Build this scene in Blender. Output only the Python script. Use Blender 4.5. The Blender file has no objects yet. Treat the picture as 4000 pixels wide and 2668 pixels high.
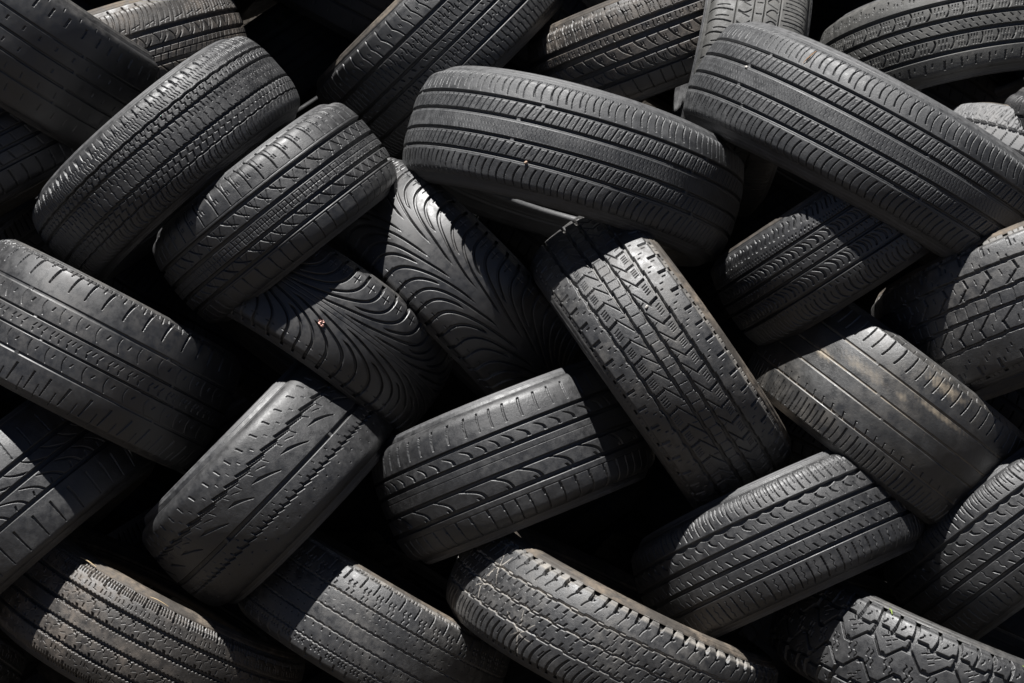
import bpy, math, random
import numpy as np
from mathutils import Matrix, Vector

# ------------------------------------------------------------------ set-up
C = bpy.context.scene.collection
S, D0 = 1700.0, 4.5            # photo pixels per metre at the pile's face, camera distance
Z0 = 1.15                      # height of the picture centre above the ground
LENS = S * D0 / 4000 * 36
FP = S * D0
FINE = 1.0                    # mm, tread grid step where the camera sees it
EDGE = 0.019

def link(o):
    C.objects.link(o); return o

def raw_mesh(name, co, quads):
    me = bpy.data.meshes.new(name)
    n, f = len(co), len(quads)
    me.vertices.add(n); me.vertices.foreach_set('co', np.ascontiguousarray(co, np.float32).ravel())
    me.loops.add(f * 4); me.loops.foreach_set('vertex_index', np.ascontiguousarray(quads, np.int32).ravel())
    me.polygons.add(f)
    me.polygons.foreach_set('loop_start', np.arange(f, dtype=np.int32) * 4)
    me.polygons.foreach_set('use_smooth', np.ones(f, bool))
    me.update(calc_edges=True)
    return me

def grid_quads(nr, nc, closed=True, flip=False):
    i = np.arange(nr - 1)[:, None]; j = np.arange(nc if closed else nc - 1)[None, :]
    j2 = (j + 1) % nc
    q = np.stack([i * nc + j, i * nc + j2, (i + 1) * nc + j2, (i + 1) * nc + j], -1).reshape(-1, 4)
    return q[:, ::-1] if flip else q

# ------------------------------------------------------------------ materials
def rubber(name, base=(.020, .020, .021), dust=(.16, .13, .10), amount=.25, rough=.53, scale=9.0, groove_dust=.0, bump=.5, spec=1.0, seed=0.0, sheen=.0):
    m = bpy.data.materials.new(name); m.use_nodes = True
    nt = m.node_tree; N = nt.nodes; L = nt.links; N.clear()
    out = N.new('ShaderNodeOutputMaterial'); b = N.new('ShaderNodeBsdfPrincipled')
    L.new(b.outputs[0], out.inputs[0])
    b.inputs['IOR'].default_value = 1.55
    tc = N.new('ShaderNodeTexCoord'); mp = N.new('ShaderNodeMapping')
    mp.inputs['Location'].default_value = (seed * 3.1, seed * 1.7, seed * 2.3)
    L.new(tc.outputs['Object'], mp.inputs[0])
    def noise(sc, det, rg=.6, vec=mp):
        n = N.new('ShaderNodeTexNoise'); n.inputs['Scale'].default_value = sc
        n.inputs['Detail'].default_value = det; n.inputs['Roughness'].default_value = rg
        L.new(vec.outputs[0], n.inputs['Vector']); return n
    def ramp(src, a, b_, ca=0., cb=1.):
        r = N.new('ShaderNodeMapRange'); r.inputs['From Min'].default_value = a; r.inputs['From Max'].default_value = b_
        r.inputs['To Min'].default_value = ca; r.inputs['To Max'].default_value = cb
        L.new(src, r.inputs['Value']); return r.outputs[0]
    def math_(op, x, y):
        n = N.new('ShaderNodeMath'); n.operation = op
        for i, v in enumerate((x, y)):
            if isinstance(v, (int, float)): n.inputs[i].default_value = v
            else: L.new(v, n.inputs[i])
        return n.outputs[0]
    big = noise(scale, 5); mid = noise(scale * 6, 6, .65); fine = noise(900, 3); spk = noise(260, 2, .5)
    # worn rubber: slow change of tone, cloudy dust film, small specks of grit
    tone = N.new('ShaderNodeMix'); tone.data_type = 'RGBA'
    tone.inputs[6].default_value = (*[c * .72 for c in base], 1); tone.inputs[7].default_value = (*[c * 1.3 for c in base], 1)
    L.new(ramp(mid.outputs[0], .35, .65), tone.inputs[0])
    film = math_('MULTIPLY', ramp(big.outputs[0], .42, .68), ramp(mid.outputs[0], .36, .64))
    film = math_('MULTIPLY', film, amount)
    grit = math_('MULTIPLY', ramp(spk.outputs[0], .70, .78), .35 * min(1, amount * 2 + .2))
    film = math_('MAXIMUM', film, grit)
    if groove_dust > 0:
        at = N.new('ShaderNodeAttribute'); at.attribute_name = 'dirt'
        gd = math_('MULTIPLY', at.outputs['Fac'], ramp(mid.outputs[0], .3, .6, .15, 1.0))
        film = math_('MAXIMUM', film, math_('MULTIPLY', gd, groove_dust))
    mix = N.new('ShaderNodeMix'); mix.data_type = 'RGBA'
    L.new(film, mix.inputs[0]); L.new(tone.outputs[2], mix.inputs[6]); mix.inputs[7].default_value = (*dust, 1)
    L.new(mix.outputs[2], b.inputs['Base Color'])
    rr = math_('ADD', ramp(mid.outputs[0], .3, .7, rough - .12, rough + .13), math_('MULTIPLY', film, .3))
    L.new(rr, b.inputs['Roughness'])
    b.inputs['Specular IOR Level'].default_value = spec
    bp = N.new('ShaderNodeBump'); bp.inputs['Strength'].default_value = bump; bp.inputs['Distance'].default_value = .0012
    h = math_('ADD', math_('MULTIPLY', fine.outputs[0], .5), math_('MULTIPLY', noise(170, 5, .7).outputs[0], 1.0))
    L.new(h, bp.inputs['Height']); L.new(bp.outputs[0], b.inputs['Normal'])
    return m

# ------------------------------------------------------------------ tyre cross-section
def profile(T, R, rho, H, bulge):
    """half section from the crown centre to the bead: arrays of (x, r), arc length; index where the sidewall starts"""
    xf = T - rho * .55
    x = np.linspace(0, xf, 60); r = R - EDGE * (x / T) ** 2.5
    sl = math.atan(2.5 * EDGE / T * (xf / T) ** 1.5)
    a = np.linspace(sl, math.radians(84), 24)
    ax = xf + rho * (np.sin(a) - math.sin(sl)); ar = r[-1] - rho * (math.cos(sl) - np.cos(a))
    p1 = np.array([ax[-1], ar[-1]]); t1 = np.array([math.cos(a[-1]), -math.sin(a[-1])])
    p2 = np.array([T * .82, R - H]); t2 = np.array([-.62, -.78])
    hh = p1[1] - p2[1]; t = np.linspace(0, 1, 60)[1:, None]
    m1 = t1 * hh * 1.1 + np.array([bulge * 4.2, 0]); m2 = t2 * hh * 1.25
    sw = (2*t**3 - 3*t**2 + 1) * p1 + (t**3 - 2*t**2 + t) * m1 + (-2*t**3 + 3*t**2) * p2 + (t**3 - t**2) * m2
    X = np.concatenate([x, ax[1:], sw[:, 0]]); Rr = np.concatenate([r, ar[1:], sw[:, 1]])
    s = np.concatenate([[0], np.cumsum(np.hypot(np.diff(X), np.diff(Rr)))])
    return X, Rr, s, s[60 + 23 - 1]

# ------------------------------------------------------------------ tread patterns
# u runs to the right along the tread, v across it (+1 = upper shoulder edge, -1 = lower); millimetres of depth
def band(x, w, soft=.55):
    return np.clip((w * .5 - np.abs(x)) / soft + .5, 0, 1)

def hsh(i, k=0):
    return np.abs(np.sin(i * 12.9898 + k * 78.233) * 43758.5453) % 1.0

class Tread:
    def __init__(s, U, Q, qe, L, warp=7, amp=5.0):
        s.L = L; s.qe = qe
        s.U = U + amp * np.sin(2*np.pi*warp*U/L) + amp * .6 * np.sin(2*np.pi*(warp + 6)*U/L + 1)
        s.Q = Q; s.V = Q / qe
        s.D = np.zeros((len(Q), len(U)), np.float32); s.dirt = np.zeros_like(s.D)
    def rows(s, va, vb):
        lo, hi = min(va, vb), max(va, vb)
        i0, i1 = np.searchsorted(s.V, [lo, hi]); return slice(i0, i1)
    def put(s, sl, d, dirt=0.0):
        s.D[sl] = np.maximum(s.D[sl], d)
        if dirt: s.dirt[sl] = np.maximum(s.dirt[sl], dirt * np.clip(d / 2.0, 0, 1))
    def wave(s, n, shape, off=0.):
        ph = n * s.U / s.L + off
        if shape == 's': return np.sin(2*np.pi*ph)
        f = ph % 1.0
        if shape == 't': return 4*np.abs(f - .5) - 1
        if shape == 'z': return 1 - 2*f                           # saw
        if shape == 'q': return np.clip(np.sin(2*np.pi*ph)*6, -1, 1)
        if shape == 'b': return 2*np.abs(np.sin(np.pi*ph)) - 1     # scallops
    def g(s, tau, w, d, amp=0, n=0, shape='s', twi=0, off=0., dirt=0., half=0, soft=.7):
        """groove round the tyre; half=+1/-1 waves only its upper/lower wall"""
        if d >= 6.5: w, d = w * 1.35, d * 1.25
        m = (w + 2*abs(amp) + 3) / s.qe
        sl = s.rows(tau - m, tau + m); c = tau * s.qe
        wv = amp * s.wave(n, shape, off)[None] if n else 0.0
        q = s.Q[sl][:, None] - c
        if half: 
            up = w*.5 + (wv if half > 0 else 0); dn = -w*.5 - (wv if half < 0 else 0)
            b = np.clip((up - q)/soft + .5, 0, 1) * np.clip((q - dn)/soft + .5, 0, 1)
        else: b = band(q - wv, w, soft)
        b = np.broadcast_to(b, (b.shape[0], len(s.U))) * d
        if twi:
            x = (s.U - twi * 37.) % (s.L / 6) - s.L / 12
            b = b * (1 - .8 * band(x, 9, 2.)[None])
        s.put(sl, b, dirt)
    def l(s, n, off, v1, v2, a=0, b=0, w=2., d=4., zig=0, k=2, tap=0., jit=.3, dirt=0., keep=1.0, step=None, du=0.):
        """cuts across the tread from v1 to v2, n round the tyre; a = lean, b = bow, zig = squiggle (mm)"""
        sl = s.rows(v1, v2)
        if sl.stop - sl.start < 1: return
        t = ((s.V[sl] - v1) / (v2 - v1))[:, None]
        path = du + a*t + b*np.sin(np.pi*t) + zig*np.sin(2*np.pi*k*t)
        if step: path = path + step * np.clip((t - .5) * 12, -.5, .5)
        P = s.L / n
        x0 = s.U[None] - P*off - path
        idx = np.floor(x0 / P + .5); x = x0 - idx * P
        dt = abs(v2 - v1) * s.qe
        sl_ = (a + b*np.pi*np.cos(np.pi*t) + zig*2*np.pi*k*np.cos(2*np.pi*k*t)) / dt
        x = x / np.sqrt(1 + sl_**2)
        e = np.clip(np.minimum(t, 1 - t) * dt / .8, 0, 1)
        ww = w * 1.2 * (1 + tap * (t - .5))
        r = hsh(idx, n + v1)
        s.put(sl, band(x, ww, .45) * d * 1.15 * (1 - jit * r) * e * (r <= keep), dirt)
    def dash(s, n, off, v, lu, w=1.6, d=3., amp=0., jit=.3, slope=0.):
        """short cuts lying along the tread"""
        m = (w + abs(slope)*lu + 2) / s.qe; sl = s.rows(v - m, v + m)
        P = s.L / n; x0 = s.U[None] - P*off; idx = np.floor(x0/P + .5); x = x0 - idx*P
        q = s.Q[sl][:, None] - v*s.qe - slope*x
        s.put(sl, band(q, w) * band(x, lu) * d * (1 - jit*hsh(idx, n)))
    def scratch(s, u, v, ang, ln, w=2.0, k=.9):
        du, dv = s.U[None] - u, (s.Q - v * s.qe)[:, None]
        ca, sa = math.cos(ang), math.sin(ang)
        along, across = du*ca + dv*sa, -du*sa + dv*ca
        f = np.clip(1 - along / ln, 0, 1)
        s.dirt = np.maximum(s.dirt, (band(across + 1.5*np.sin(along*.11), w*(.35 + .65*f), .8) * (along > 0) * (along < ln) * k).astype(np.float32))
    def dust_band(s, v1, v2, k=.9):
        sl = s.rows(v1, v2); f = np.clip((s.V[sl] - v1) / .05, 0, 1)[:, None]
        u = s.U[None] * .013
        s.dirt[sl] = np.maximum(s.dirt[sl], f * k * (.72 + .28*np.sin(u*5 + np.sin(u*2.3)*2)))
    def stain(s, u, v, ru, rv, k=.8):
        du, dv = s.U[None] - u, (s.Q - v * s.qe)[:, None]
        r = np.hypot(du / ru, dv / rv) + .18*np.sin(du*.21 + 1)*np.cos(dv*.33) + .12*np.sin(du*.53 + dv*.4)
        s.dirt = np.maximum(s.dirt, (np.clip(1.25 - r, 0, 1)**1.2 * k).astype(np.float32))
    def pits(s, n, off, v, size=2.2, d=3., jit=.4):
        s.dash(n, off, v, size, size, d, jit=jit)

def NN(t, mm): return max(4, int(round(t.L / mm)))

def p_smooth_dark(t):            # wide worn road tread, four shallow grooves
    for tau in (.431, .109, -.214, -.531): t.g(tau, 5, 4.5, twi=2)
    n = NN(t, 40)
    t.l(n, 0, .86, .68, -2, w=4, d=4); t.l(n, .5, .97, .90, 0, w=2, d=2)
    t.l(n, .2, .33, .25, -1, w=3, d=2.5); t.l(n, .6, -.02, -.10, -1, w=2.5, d=2, keep=.6)
    t.l(n, .4, -.35, -.46, 2, w=1.6, d=2); t.l(n, .1, -.66, -.80, 2, w=2, d=2)

def p_arc_blocks(t):
    for tau, w in ((.351, 9), (-.024, 7), (-.395, 7)): t.g(tau, w, 7)
    t.g(-.20, 2, 4)
    n = NN(t, 36)
    t.l(n, 0, 1.15, .40, -6, 7, w=3.2, d=5); t.l(n, .35, 1.05, .45, -4, 6, w=1.6, d=3.5); t.l(n, .68, 1.05, .45, -4, 6, w=1.6, d=3.5)
    t.dash(n, .3, .52, 22, 1.8, 3, slope=.25)
    t.l(n, .1, .31, .02, -16, 6, w=2.6, d=4.5); t.l(n, .5, .02, .31, -14, 5, w=1.4, d=3); t.l(n, .8, .31, .12, -8, 2, w=1.4, d=3)
    t.l(n*2, .2, -.07, -.18, -4, w=2, d=4); t.l(n*2, .6, -.22, -.35, -4, w=2, d=4)
    t.l(n, .1, -.44, -.85, 18, 6, w=2.6, d=4.5); t.l(n, .5, -.85, -.44, 12, 5, w=1.4, d=3)

def p_siped_allseason(t):        # small blocks, wavy edges, many slots
    n = NN(t, 36)
    t.g(.489, 4.0, 7, 1.0, n, 's'); t.g(.23, 5.5, 7, 1.4, n*2, 'z', dirt=.25)
    t.g(-.31, 5.5, 7, 1.4, n*2, 'z', dirt=.25); t.g(-.642, 3.4, 6, 1.0, n, 's')
    t.l(n, 0, 1.02, .72, 3, 2, w=5.5, d=5.5, tap=-.9, jit=.15); t.l(n, .5, 1.02, .80, 3, w=2.2, d=3)
    for o in (.2, .4, .62, .82): t.l(n, o, .80, .54, 3, 0, w=1.3, d=2.4, zig=1.2, k=1.5)
    for o, w in ((.1, 2.4), (.6, 2.4)):
        t.l(n, o, .45, .36, -2, w=w, d=4.5); t.l(n, o + .12, .37, .27, -2, w=w, d=4.5)
        t.dash(n, o + .05, .365, 6, 1.5, 4)
    for o in (.35, .85): t.l(n, o, .46, .26, -5, w=1.1, d=2.2, zig=1., k=1)
    for o in (.0, .5): t.l(n, o, .20, .04, 2, w=2.4, d=4.5, dirt=.3); t.l(n, o + .2, -.02, -.27, 5, w=1.4, d=3, zig=1.6, k=1)
    for o in (.25, .75): t.l(n, o, .12, -.1, 3, w=1.3, d=2.6, zig=1.6, k=1)
    for o, w in ((.1, 2.6), (.6, 2.6)):
        t.l(n, o, -.34, -.48, -5, w=w, d=4.5); t.l(n, o + .14, -.46, -.61, -5, w=w, d=4.5); t.dash(n, o + .04, -.47, 7, 1.6, 4)
    for o in (.0, .5): t.l(n, o, -.67, -1.04, -2, -5, w=2.6, d=5)
    for o in (.25, .75): t.l(n, o, -.74, -.95, -1, -3, w=1.4, d=3)

def p_cross_ribs(t):             # ribs with curved triangles and a finely gridded centre
    n = NN(t, 35)
    for tau, w in ((.429, 6.5), (.075, 6.5), (-.266, 6), (-.554, 6)): t.g(tau, w, 7)
    t.g(.52, 1.1, 1.5); t.g(-.63, 1.4, 2)
    t.l(n, 0, 1.18, .54, 12, 5, w=2.6, d=5, tap=-.4, jit=.1)
    t.l(n, .5, 1.12, .84, 2, w=1.6, d=2.4); t.l(n, .25, 1.12, .9, 2, w=1.4, d=2)
    for o in (.35, .55, .72): t.l(n, o, .82, .73, 1, w=1.8, d=2.6)
    t.l(n, .2, .40, .17, 26, -3, w=3.0, d=5, tap=-.9); t.l(n, .65, .13, .37, 13, 0, w=1.2, d=2.6); t.l(n, .55, .37, .13, 2, 0, w=1.2, d=2.4)
    t.g(-.095, 1.3, 2.6)
    for o in (.0, .5): t.l(n, o, .02, -.21, 3, 0, w=1.5, d=3)
    for o in (.25, .75): t.l(n, o, -.02, -.17, 1, 0, w=1.1, d=2.4)
    t.dash(n, .3, .0, 14, 1.0, 2); t.dash(n, .8, -.19, 14, 1.0, 2)
    t.l(n, .5, -.29, -.50, 26, -3, w=3.0, d=5, tap=-.9); t.l(n, .95, -.51, -.31, 12, 0, w=1.2, d=2.6); t.l(n, .85, -.31, -.51, 2, 0, w=1.2, d=2.4)
    t.l(n, .1, -.64, -1.15, 4, 0, w=1.8, d=4); t.l(n, .1, -.64, -.71, 1, w=3.6, d=4.5)

def p_studded_ribs(t):           # deep straight grooves, bent shoulder cuts
    n = NN(t, 33.5)
    for tau, w in ((.517, 7), (.059, 5), (-.159, 6), (-.545, 6.5)): t.g(tau, w, 8)
    t.l(n, 0, 1.04, .80, 0, 0, w=3, d=5.5, jit=.1); t.l(n, .0, .81, .56, 12, 2, w=2.6, d=5, jit=.1); 
    t.l(n, .5, .80, .73, 0, w=1.8, d=3); t.l(n, .62, .78, .71, 0, w=1.6, d=3)
    t.g(1.12, 2, 2); 
    for o in (.1, .6): t.l(n, o, .46, .28, 2, 2, w=2.2, d=4.5); t.l(n, o + .25, .34, .12, 2, -2, w=1.8, d=4)
    t.pits(n, .45, .36, 3, 4); t.pits(n, .9, .24, 3, 4)
    t.l(n, .2, .02, -.06, 5, w=2.6, d=4.5); t.l(n, .7, -.05, -.12, 5, w=2, d=4)
    for o in (.0, .5): t.l(n, o, -.21, -.36, 2, 2, w=2.2, d=4.5); t.l(n, o + .25, -.34, -.5, 2, -2, w=1.8, d=4)
    t.pits(n, .35, -.3, 3, 4)
    for o in (.0, .5): t.l(n, o, -.62, -.80, 3, w=2.4, d=4.5); t.l(n, o + .2, -.78, -1.06, 4, w=3, d=5)

def p_wide_summer(t):            # big touring tread: dense shoulder cuts, squiggle sipes
    n = NN(t, 36)
    for tau in (.544, .2, -.185, -.525):
        t.g(tau, 4.6, 7, twi=1 + abs(tau)*3); t.g(tau - .045, 5.0, 1.0, dirt=.75, soft=1.2)
    t.l(n, 0, 1.06, .60, -8, -7, w=1.5, d=4.5, jit=.2); t.l(n, .5, 1.04, .66, -6, -6, w=2.3, d=5, tap=.6, jit=.2)
    t.l(n, .25, 1.06, .93, 0, w=1.6, d=2); t.l(n, .75, 1.06, .93, 0, w=1.6, d=2)
    for tau0, tau1, lean in ((.50, .225, -11), (-.235, -.49, -11)):
        for o in (.05, .55): t.l(n, o, tau0, tau1, lean, 0, w=2.2, d=4.5, tap=-.5)
        for o in (.30, .80): t.l(n, o, tau0, tau1, lean*.8, 0, w=.8, d=1.3, zig=1.3, k=2.5)
        t.pits(n, .3, tau1 + .02, 2, 2)
    for o in (.0, .25, .5, .75): t.l(n, o, .115, -.14, 4, 0, w=.8, d=1.2, zig=1.1, k=2.5)
    t.l(n, .1, -.60, -1.08, -5, -6, w=1.7, d=4.5, jit=.15); t.l(n, .6, -.63, -1.06, -5, -6, w=2.5, d=5, tap=-.5, jit=.15)

def p_deep_h(t):                 # deep black grooves, H-shaped sipes
    n = NN(t, 33)
    for tau, w in ((.495, 10), (.168, 10), (-.238, 9), (-.605, 8)): t.g(tau, w, 9)
    t.l(n, 0, 1.15, .56, 4, 0, w=3, d=4.5, step=4); t.l(n, .33, 1.05, .58, 2, 0, w=1.5, d=3, zig=1.6, k=2); t.l(n, .66, 1.05, .58, 2, 0, w=1.5, d=3, zig=1.6, k=2)
    t.dash(n, .4, .80, 18, 1.6, 3, slope=.1); t.g(1.18, 2, 2)
    t.l(n, .1, .41, .25, 2, w=2, d=4, zig=1, k=1); 
    for o in (.45, .7): t.l(n, o, .40, .27, 1, w=1.4, d=3)
    t.dash(n, .57, .33, 9, 1.4, 3)
    t.l(n, .2, .10, -.17, 22, -3, w=3.2, d=5, tap=-.7)
    for o in (.6, .8): t.l(n, o, .03, -.1, 1, w=1.4, d=3)
    t.dash(n, .7, -.03, 8, 1.4, 3)
    t.l(n, .5, -.29, -.55, 22, -6, w=3.4, d=5, tap=.5)
    for o in (.0, .2): t.l(n, o, -.36, -.5, 1, w=1.4, d=3)
    t.l(n, .3, -.67, -1.1, 4, w=2, d=4)

def p_curved_ribs(t):            # upright tyre with bowed sipes
    n = NN(t, 32)
    for tau, w in ((.496, 3.2), (.136, 3.2), (-.077, 3.2), (-.404, 3.4)): t.g(tau, w, 6)
    t.l(n, 0, 1.12, .55, 3, 5, w=3, d=4.5); t.l(n, .5, .90, .62, 2, 2, w=1.8, d=3)
    t.l(n, .2, .45, .18, 6, -8, w=2.4, d=4); t.l(n, .7, .2, .45, 12, 0, w=1.4, d=3)
    t.l(n, .1, .09, -.04, 1, w=2, d=3)
    t.l(n, .3, -.12, -.36, 6, 9, w=2.4, d=4); t.l(n, .8, -.36, -.12, 12, 0, w=1.4, d=3)
    t.l(n, .0, -.45, -1.1, -6, 4, w=2.4, d=4); t.l(n, .33, -.5, -.95, -4, 3, w=1.5, d=3); t.l(n, .66, -.5, -.95, -4, 3, w=1.5, d=3)

def p_comfort(t):                # arched tyre with slotted shoulder and block ribs
    n = NN(t, 39)
    for tau, w in ((.521, 7), (.131, 7), (-.189, 7), (-.562, 7)): t.g(tau, w, 7.5)
    t.l(n, 0, .90, .72, -3, w=3.4, d=4.5); t.l(n, .4, .80, .72, -2, w=2, d=3); t.l(n, .62, .78, .70, -2, w=2, d=3)
    t.l(n, .3, .46, .19, -10, 5, w=2.8, d=5)
    for o in (.55, .75, .95): t.l(n, o, .44, .34, -2, w=1.5, d=3); t.l(n, o + .05, .31, .22, -2, w=1.5, d=3)
    for o in (.1, .6): t.l(n, o, .07, -.01, 6, w=1.8, d=3); t.l(n, o + .3, -.06, -.13, 6, w=1.8, d=3)
    t.l(n, .2, -.25, -.50, -10, 5, w=2.8, d=5)
    for o in (.45, .65, .85): t.l(n, o, -.26, -.36, -2, w=1.5, d=3); t.l(n, o + .05, -.40, -.49, -2, w=1.5, d=3)
    t.l(n, .5, -.72, -.92, -3, w=3.4, d=4.5); t.l(n, .9, -.72, -.80, -2, w=2, d=3)

def p_winter_shoulder(t):
    n = NN(t, 28)
    for tau in (.45, .0, -.45): t.g(tau, 8, 7)
    t.l(n, 0, 1.15, .42, -4, 0, w=5, d=6.5); t.l(n, .35, .9, .5, -2, 0, w=1.7, d=3.5, zig=1.5, k=1.5); t.l(n, .7, .9, .5, -2, 0, w=1.7, d=3.5, zig=1.5, k=1.5)
    t.dash(n, .52, .62, 9, 1.8, 3)
    t.l(n, .3, .4, .03, -8, w=3, d=5); t.l(n, .3, -.03, -.42, -8, w=3, d=5); t.l(n, .6, -.5, -1.1, 4, w=5, d=6)

def p_worn_slotted(t):           # nearly bald, notched shoulder
    n = NN(t, 48)
    t.g(.499, 7, 2.6, twi=1); t.g(.135, 4.2, 6, twi=2, dirt=.25); t.g(-.156, 4.2, 6, twi=3, dirt=.25); t.g(-.5, 6.5, 2.6, twi=2)
    t.l(n, 0, 1.10, .70, -13, -3, w=4.2, d=5, tap=-.8, jit=.15); t.l(n, .5, 1.12, .96, -3, w=3, d=3.5); t.l(n, .25, 1.12, 1.02, 0, w=2, d=2.4); t.l(n, .75, 1.12, 1.02, 0, w=2, d=2.4)
    t.g(1.0, 1.6, 1.5)
    t.l(n, .1, .45, .20, 5, -5, w=1.7, d=1.6); t.l(n, .6, .40, .32, -4, w=2.2, d=2.5)
    for o in (.2, .45, .75): t.l(n, o, .06, -.02, -6, w=1.8, d=2.5)
    for o in (.1, .6): t.l(n, o, -.03, -.10, 2, w=2.4, d=3)
    t.l(n, .35, -.21, -.46, 6, -5, w=1.7, d=1.8); t.l(n, .8, -.27, -.34, -5, w=2, d=2.2)
    t.l(n, .2, -.64, -.98, -10, 0, w=3, d=4, tap=-.8); t.l(n, .7, -.8, -1.1, -6, 0, w=1.8, d=2.5)

def directional(t, sg, shift=0.):   # sweeping arrow grooves
    n = NN(t, 78)
    for side in (1, -1):
        for off, vin, w, A in ((0, .10, 8.4, 135), (.5, .33, 7.6, 60)):
            off = off + shift + (.0 if side > 0 else .25)
            sl = t.rows(side*vin, side*1.2)
            y = np.abs(t.V[sl])[:, None]; x = np.clip((1.0 - y) / .9, -.3, 1)
            f = 1.0 if off % 1 < .3 else .9
            path = sg * (185 * np.clip(x, 0, 1)**3.6 - 10 * np.clip(-x, 0, 1))
            P = t.L / n
            x0 = t.U[None] - P*off - path; idx = np.floor(x0/P + .5); xx = x0 - idx*P
            slope = 185 * 3.6 * np.clip(x, 0, 1)**2.6 / (.9 * t.qe)
            e = np.clip((y - vin) * t.qe / 3, 0, 1)
            ww = w * (1 - .55 * np.clip(x, 0, 1))
            t.put(sl, band(xx / np.sqrt(1 + slope**2), ww, .9) * 7 * e)
        # cross-shaped sipes on the shoulders
        m = n * 2
        t.l(m, .45 + shift*2, side*.72, side*.93, 0, 0, w=1.6, d=3); t.dash(m, .45 + shift*2, side*.82, 20, 1.6, 2.6)
    if sg < 0: t.g(.05, 1.2, 2.5); t.g(-.04, 1.2, 2.0)

def p_arrow_back(t): directional(t, -1)
def p_arrow_fwd(t): directional(t, 1, .3)

def truck(t, taus, P, worn=0.):
    n = NN(t, P)
    a, b, c, d = taus
    t.dust_band(1.0, 1.4, .85)
    for tau, hf in ((a, 1), (b, -1), (c, 1), (d, -1)):
        t.g(tau, 4.6, 7.5, 3.0, n, 'z' if hf > 0 else 't', off=.3, dirt=.25, half=hf); t.g(tau, 5.4, 7, 1.5, n, 'z', off=.1)
    for sd, e in ((1, a), (-1, d)):
        t.l(n, .2, sd*1.02, sd*.82, 0, 0, w=5.5, d=6, jit=.15); t.l(n, .7, sd*.80, sd*.72, 0, w=2, d=3)
        t.l(n, .45, sd*.92, sd*.84, 0, w=1.8, d=3); t.l(n, .95, sd*.72, sd*.66, 0, w=1.8, d=3)
        t.l(n, .2, sd*1.06, sd*1.26, 0, w=9, d=6.0); t.l(n, .55, sd*1.08, sd*1.2, 0, w=2, d=2.5); t.l(n, .8, sd*1.08, sd*1.2, 3, w=2, d=2.5)
    for out, inn, sg in ((a, b, 1), (d, c, -1)):
        m = out + (inn - out)*.5; e = .04*sg
        if not worn:
            t.l(n, .1, out - e, m - e*.4, 4*sg, 0, w=4.4, d=6.5, jit=.1)
            t.l(n, .1, m - e*.3, inn + e, -40*sg, 0, w=1.8, d=4.5, jit=.2, du=9*sg)
            for o in (.36, .49, .62, .75): t.l(n, o, out - e*1.8, m + e*.8, 3*sg, w=1.4, d=3.2, jit=.5)
            t.l(n, .0, m - e*2.4, inn + e, 3, w=1.4, d=3.0); t.pits(n, .5, inn + e*.4, 3.2, 5)
        else:
            t.l(n, .1, out - e, m, 4*sg, 0, w=4.2, d=6, jit=.1); t.l(n, .1, m, inn + e, -26*sg, 0, w=2.6, d=5); t.dash(n, .1, m, 14, 3, 5, slope=.5)
            t.l(n, .55, out - e*2.5, m, 2, w=1.5, d=3); t.l(n, .8, m - e, inn + e, 2, w=1.5, d=3)
    for o in (.25, .75): t.l(n, o, b - .05, c + .05, -2, 0, w=1.5, d=3 if o < .5 else 2)

def p_truck(t): truck(t, (.575, .145, -.131, -.602), 46)
def p_truck_blocks(t): truck(t, (.624, .207, -.072, -.484), 52, 1)

def p_eyebrows(t):               # S cuts on the shoulder, eyebrow slits in the ribs
    n = NN(t, 27)
    for tau, w in ((.505, 4.6), (.162, 4.2), (-.072, 4.6), (-.475, 5)): t.g(tau, w, 7)
    t.l(n, 0, 1.02, .74, -2, 0, w=3.4, d=5.5, zig=3.2, k=.8, jit=.1); t.l(n, .5, .96, .76, -2, 0, w=2, d=4, zig=2, k=.8)
    t.g(1.15, 1.5, 1.5); t.g(1.3, 1.5, 1.5)
    for o in (.1, .4, .7): t.l(n, o, .66, .61, -2, w=1.8, d=2.6); t.l(n, o + .15, .59, .54, -2, w=1.6, d=2.4)
    t.l(n, .2, .44, .24, 9, 7, w=4, d=5, tap=.0); t.l(n, .7, .42, .22, 9, 5, w=1.8, d=3)
    for o in (.0, .5): t.l(n, o, .12, .07, 2, w=2, d=3)
    t.l(n, .6, -.03, .02, 2, w=2, d=3)
    t.l(n, .3, -.13, -.40, 12, 8, w=3.8, d=5); t.l(n, .8, -.15, -.38, 12, 6, w=1.8, d=3)
    for o in (.2, .7): t.l(n, o, -.54, -.62, 2, w=1.6, d=2.4)
    t.l(n, .0, -.64, -1.04, 10, -6, w=2.8, d=5); t.l(n, .5, -.68, -.92, 6, -4, w=1.5, d=3)

def p_bald_dirty(t):             # almost no tread left
    n = NN(t, 27)
    t.g(.504, 4.5, 2.8, twi=1, dirt=.5); t.g(.11, 4, 2.2, twi=2, dirt=.8); t.g(-.18, 4, 2.4, twi=3, dirt=.5); t.g(-.569, 5, 3, twi=1, dirt=.5)
    t.l(n, 0, 1.0, .66, -3, 2, w=2.6, d=4.5, jit=.2); t.l(n, .5, 1.12, 1.0, 0, w=2, d=2)
    t.l(n, .3, -.46, -.55, 3, w=2, d=3.5); t.dash(n, .35, -.46, 5, 1.6, 2.5)
    t.l(n, .1, -.64, -1.04, -4, 2, w=3, d=4.5, jit=.2); t.l(n, .6, -.70, -.98, -3, 1, w=1.6, d=3)

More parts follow.
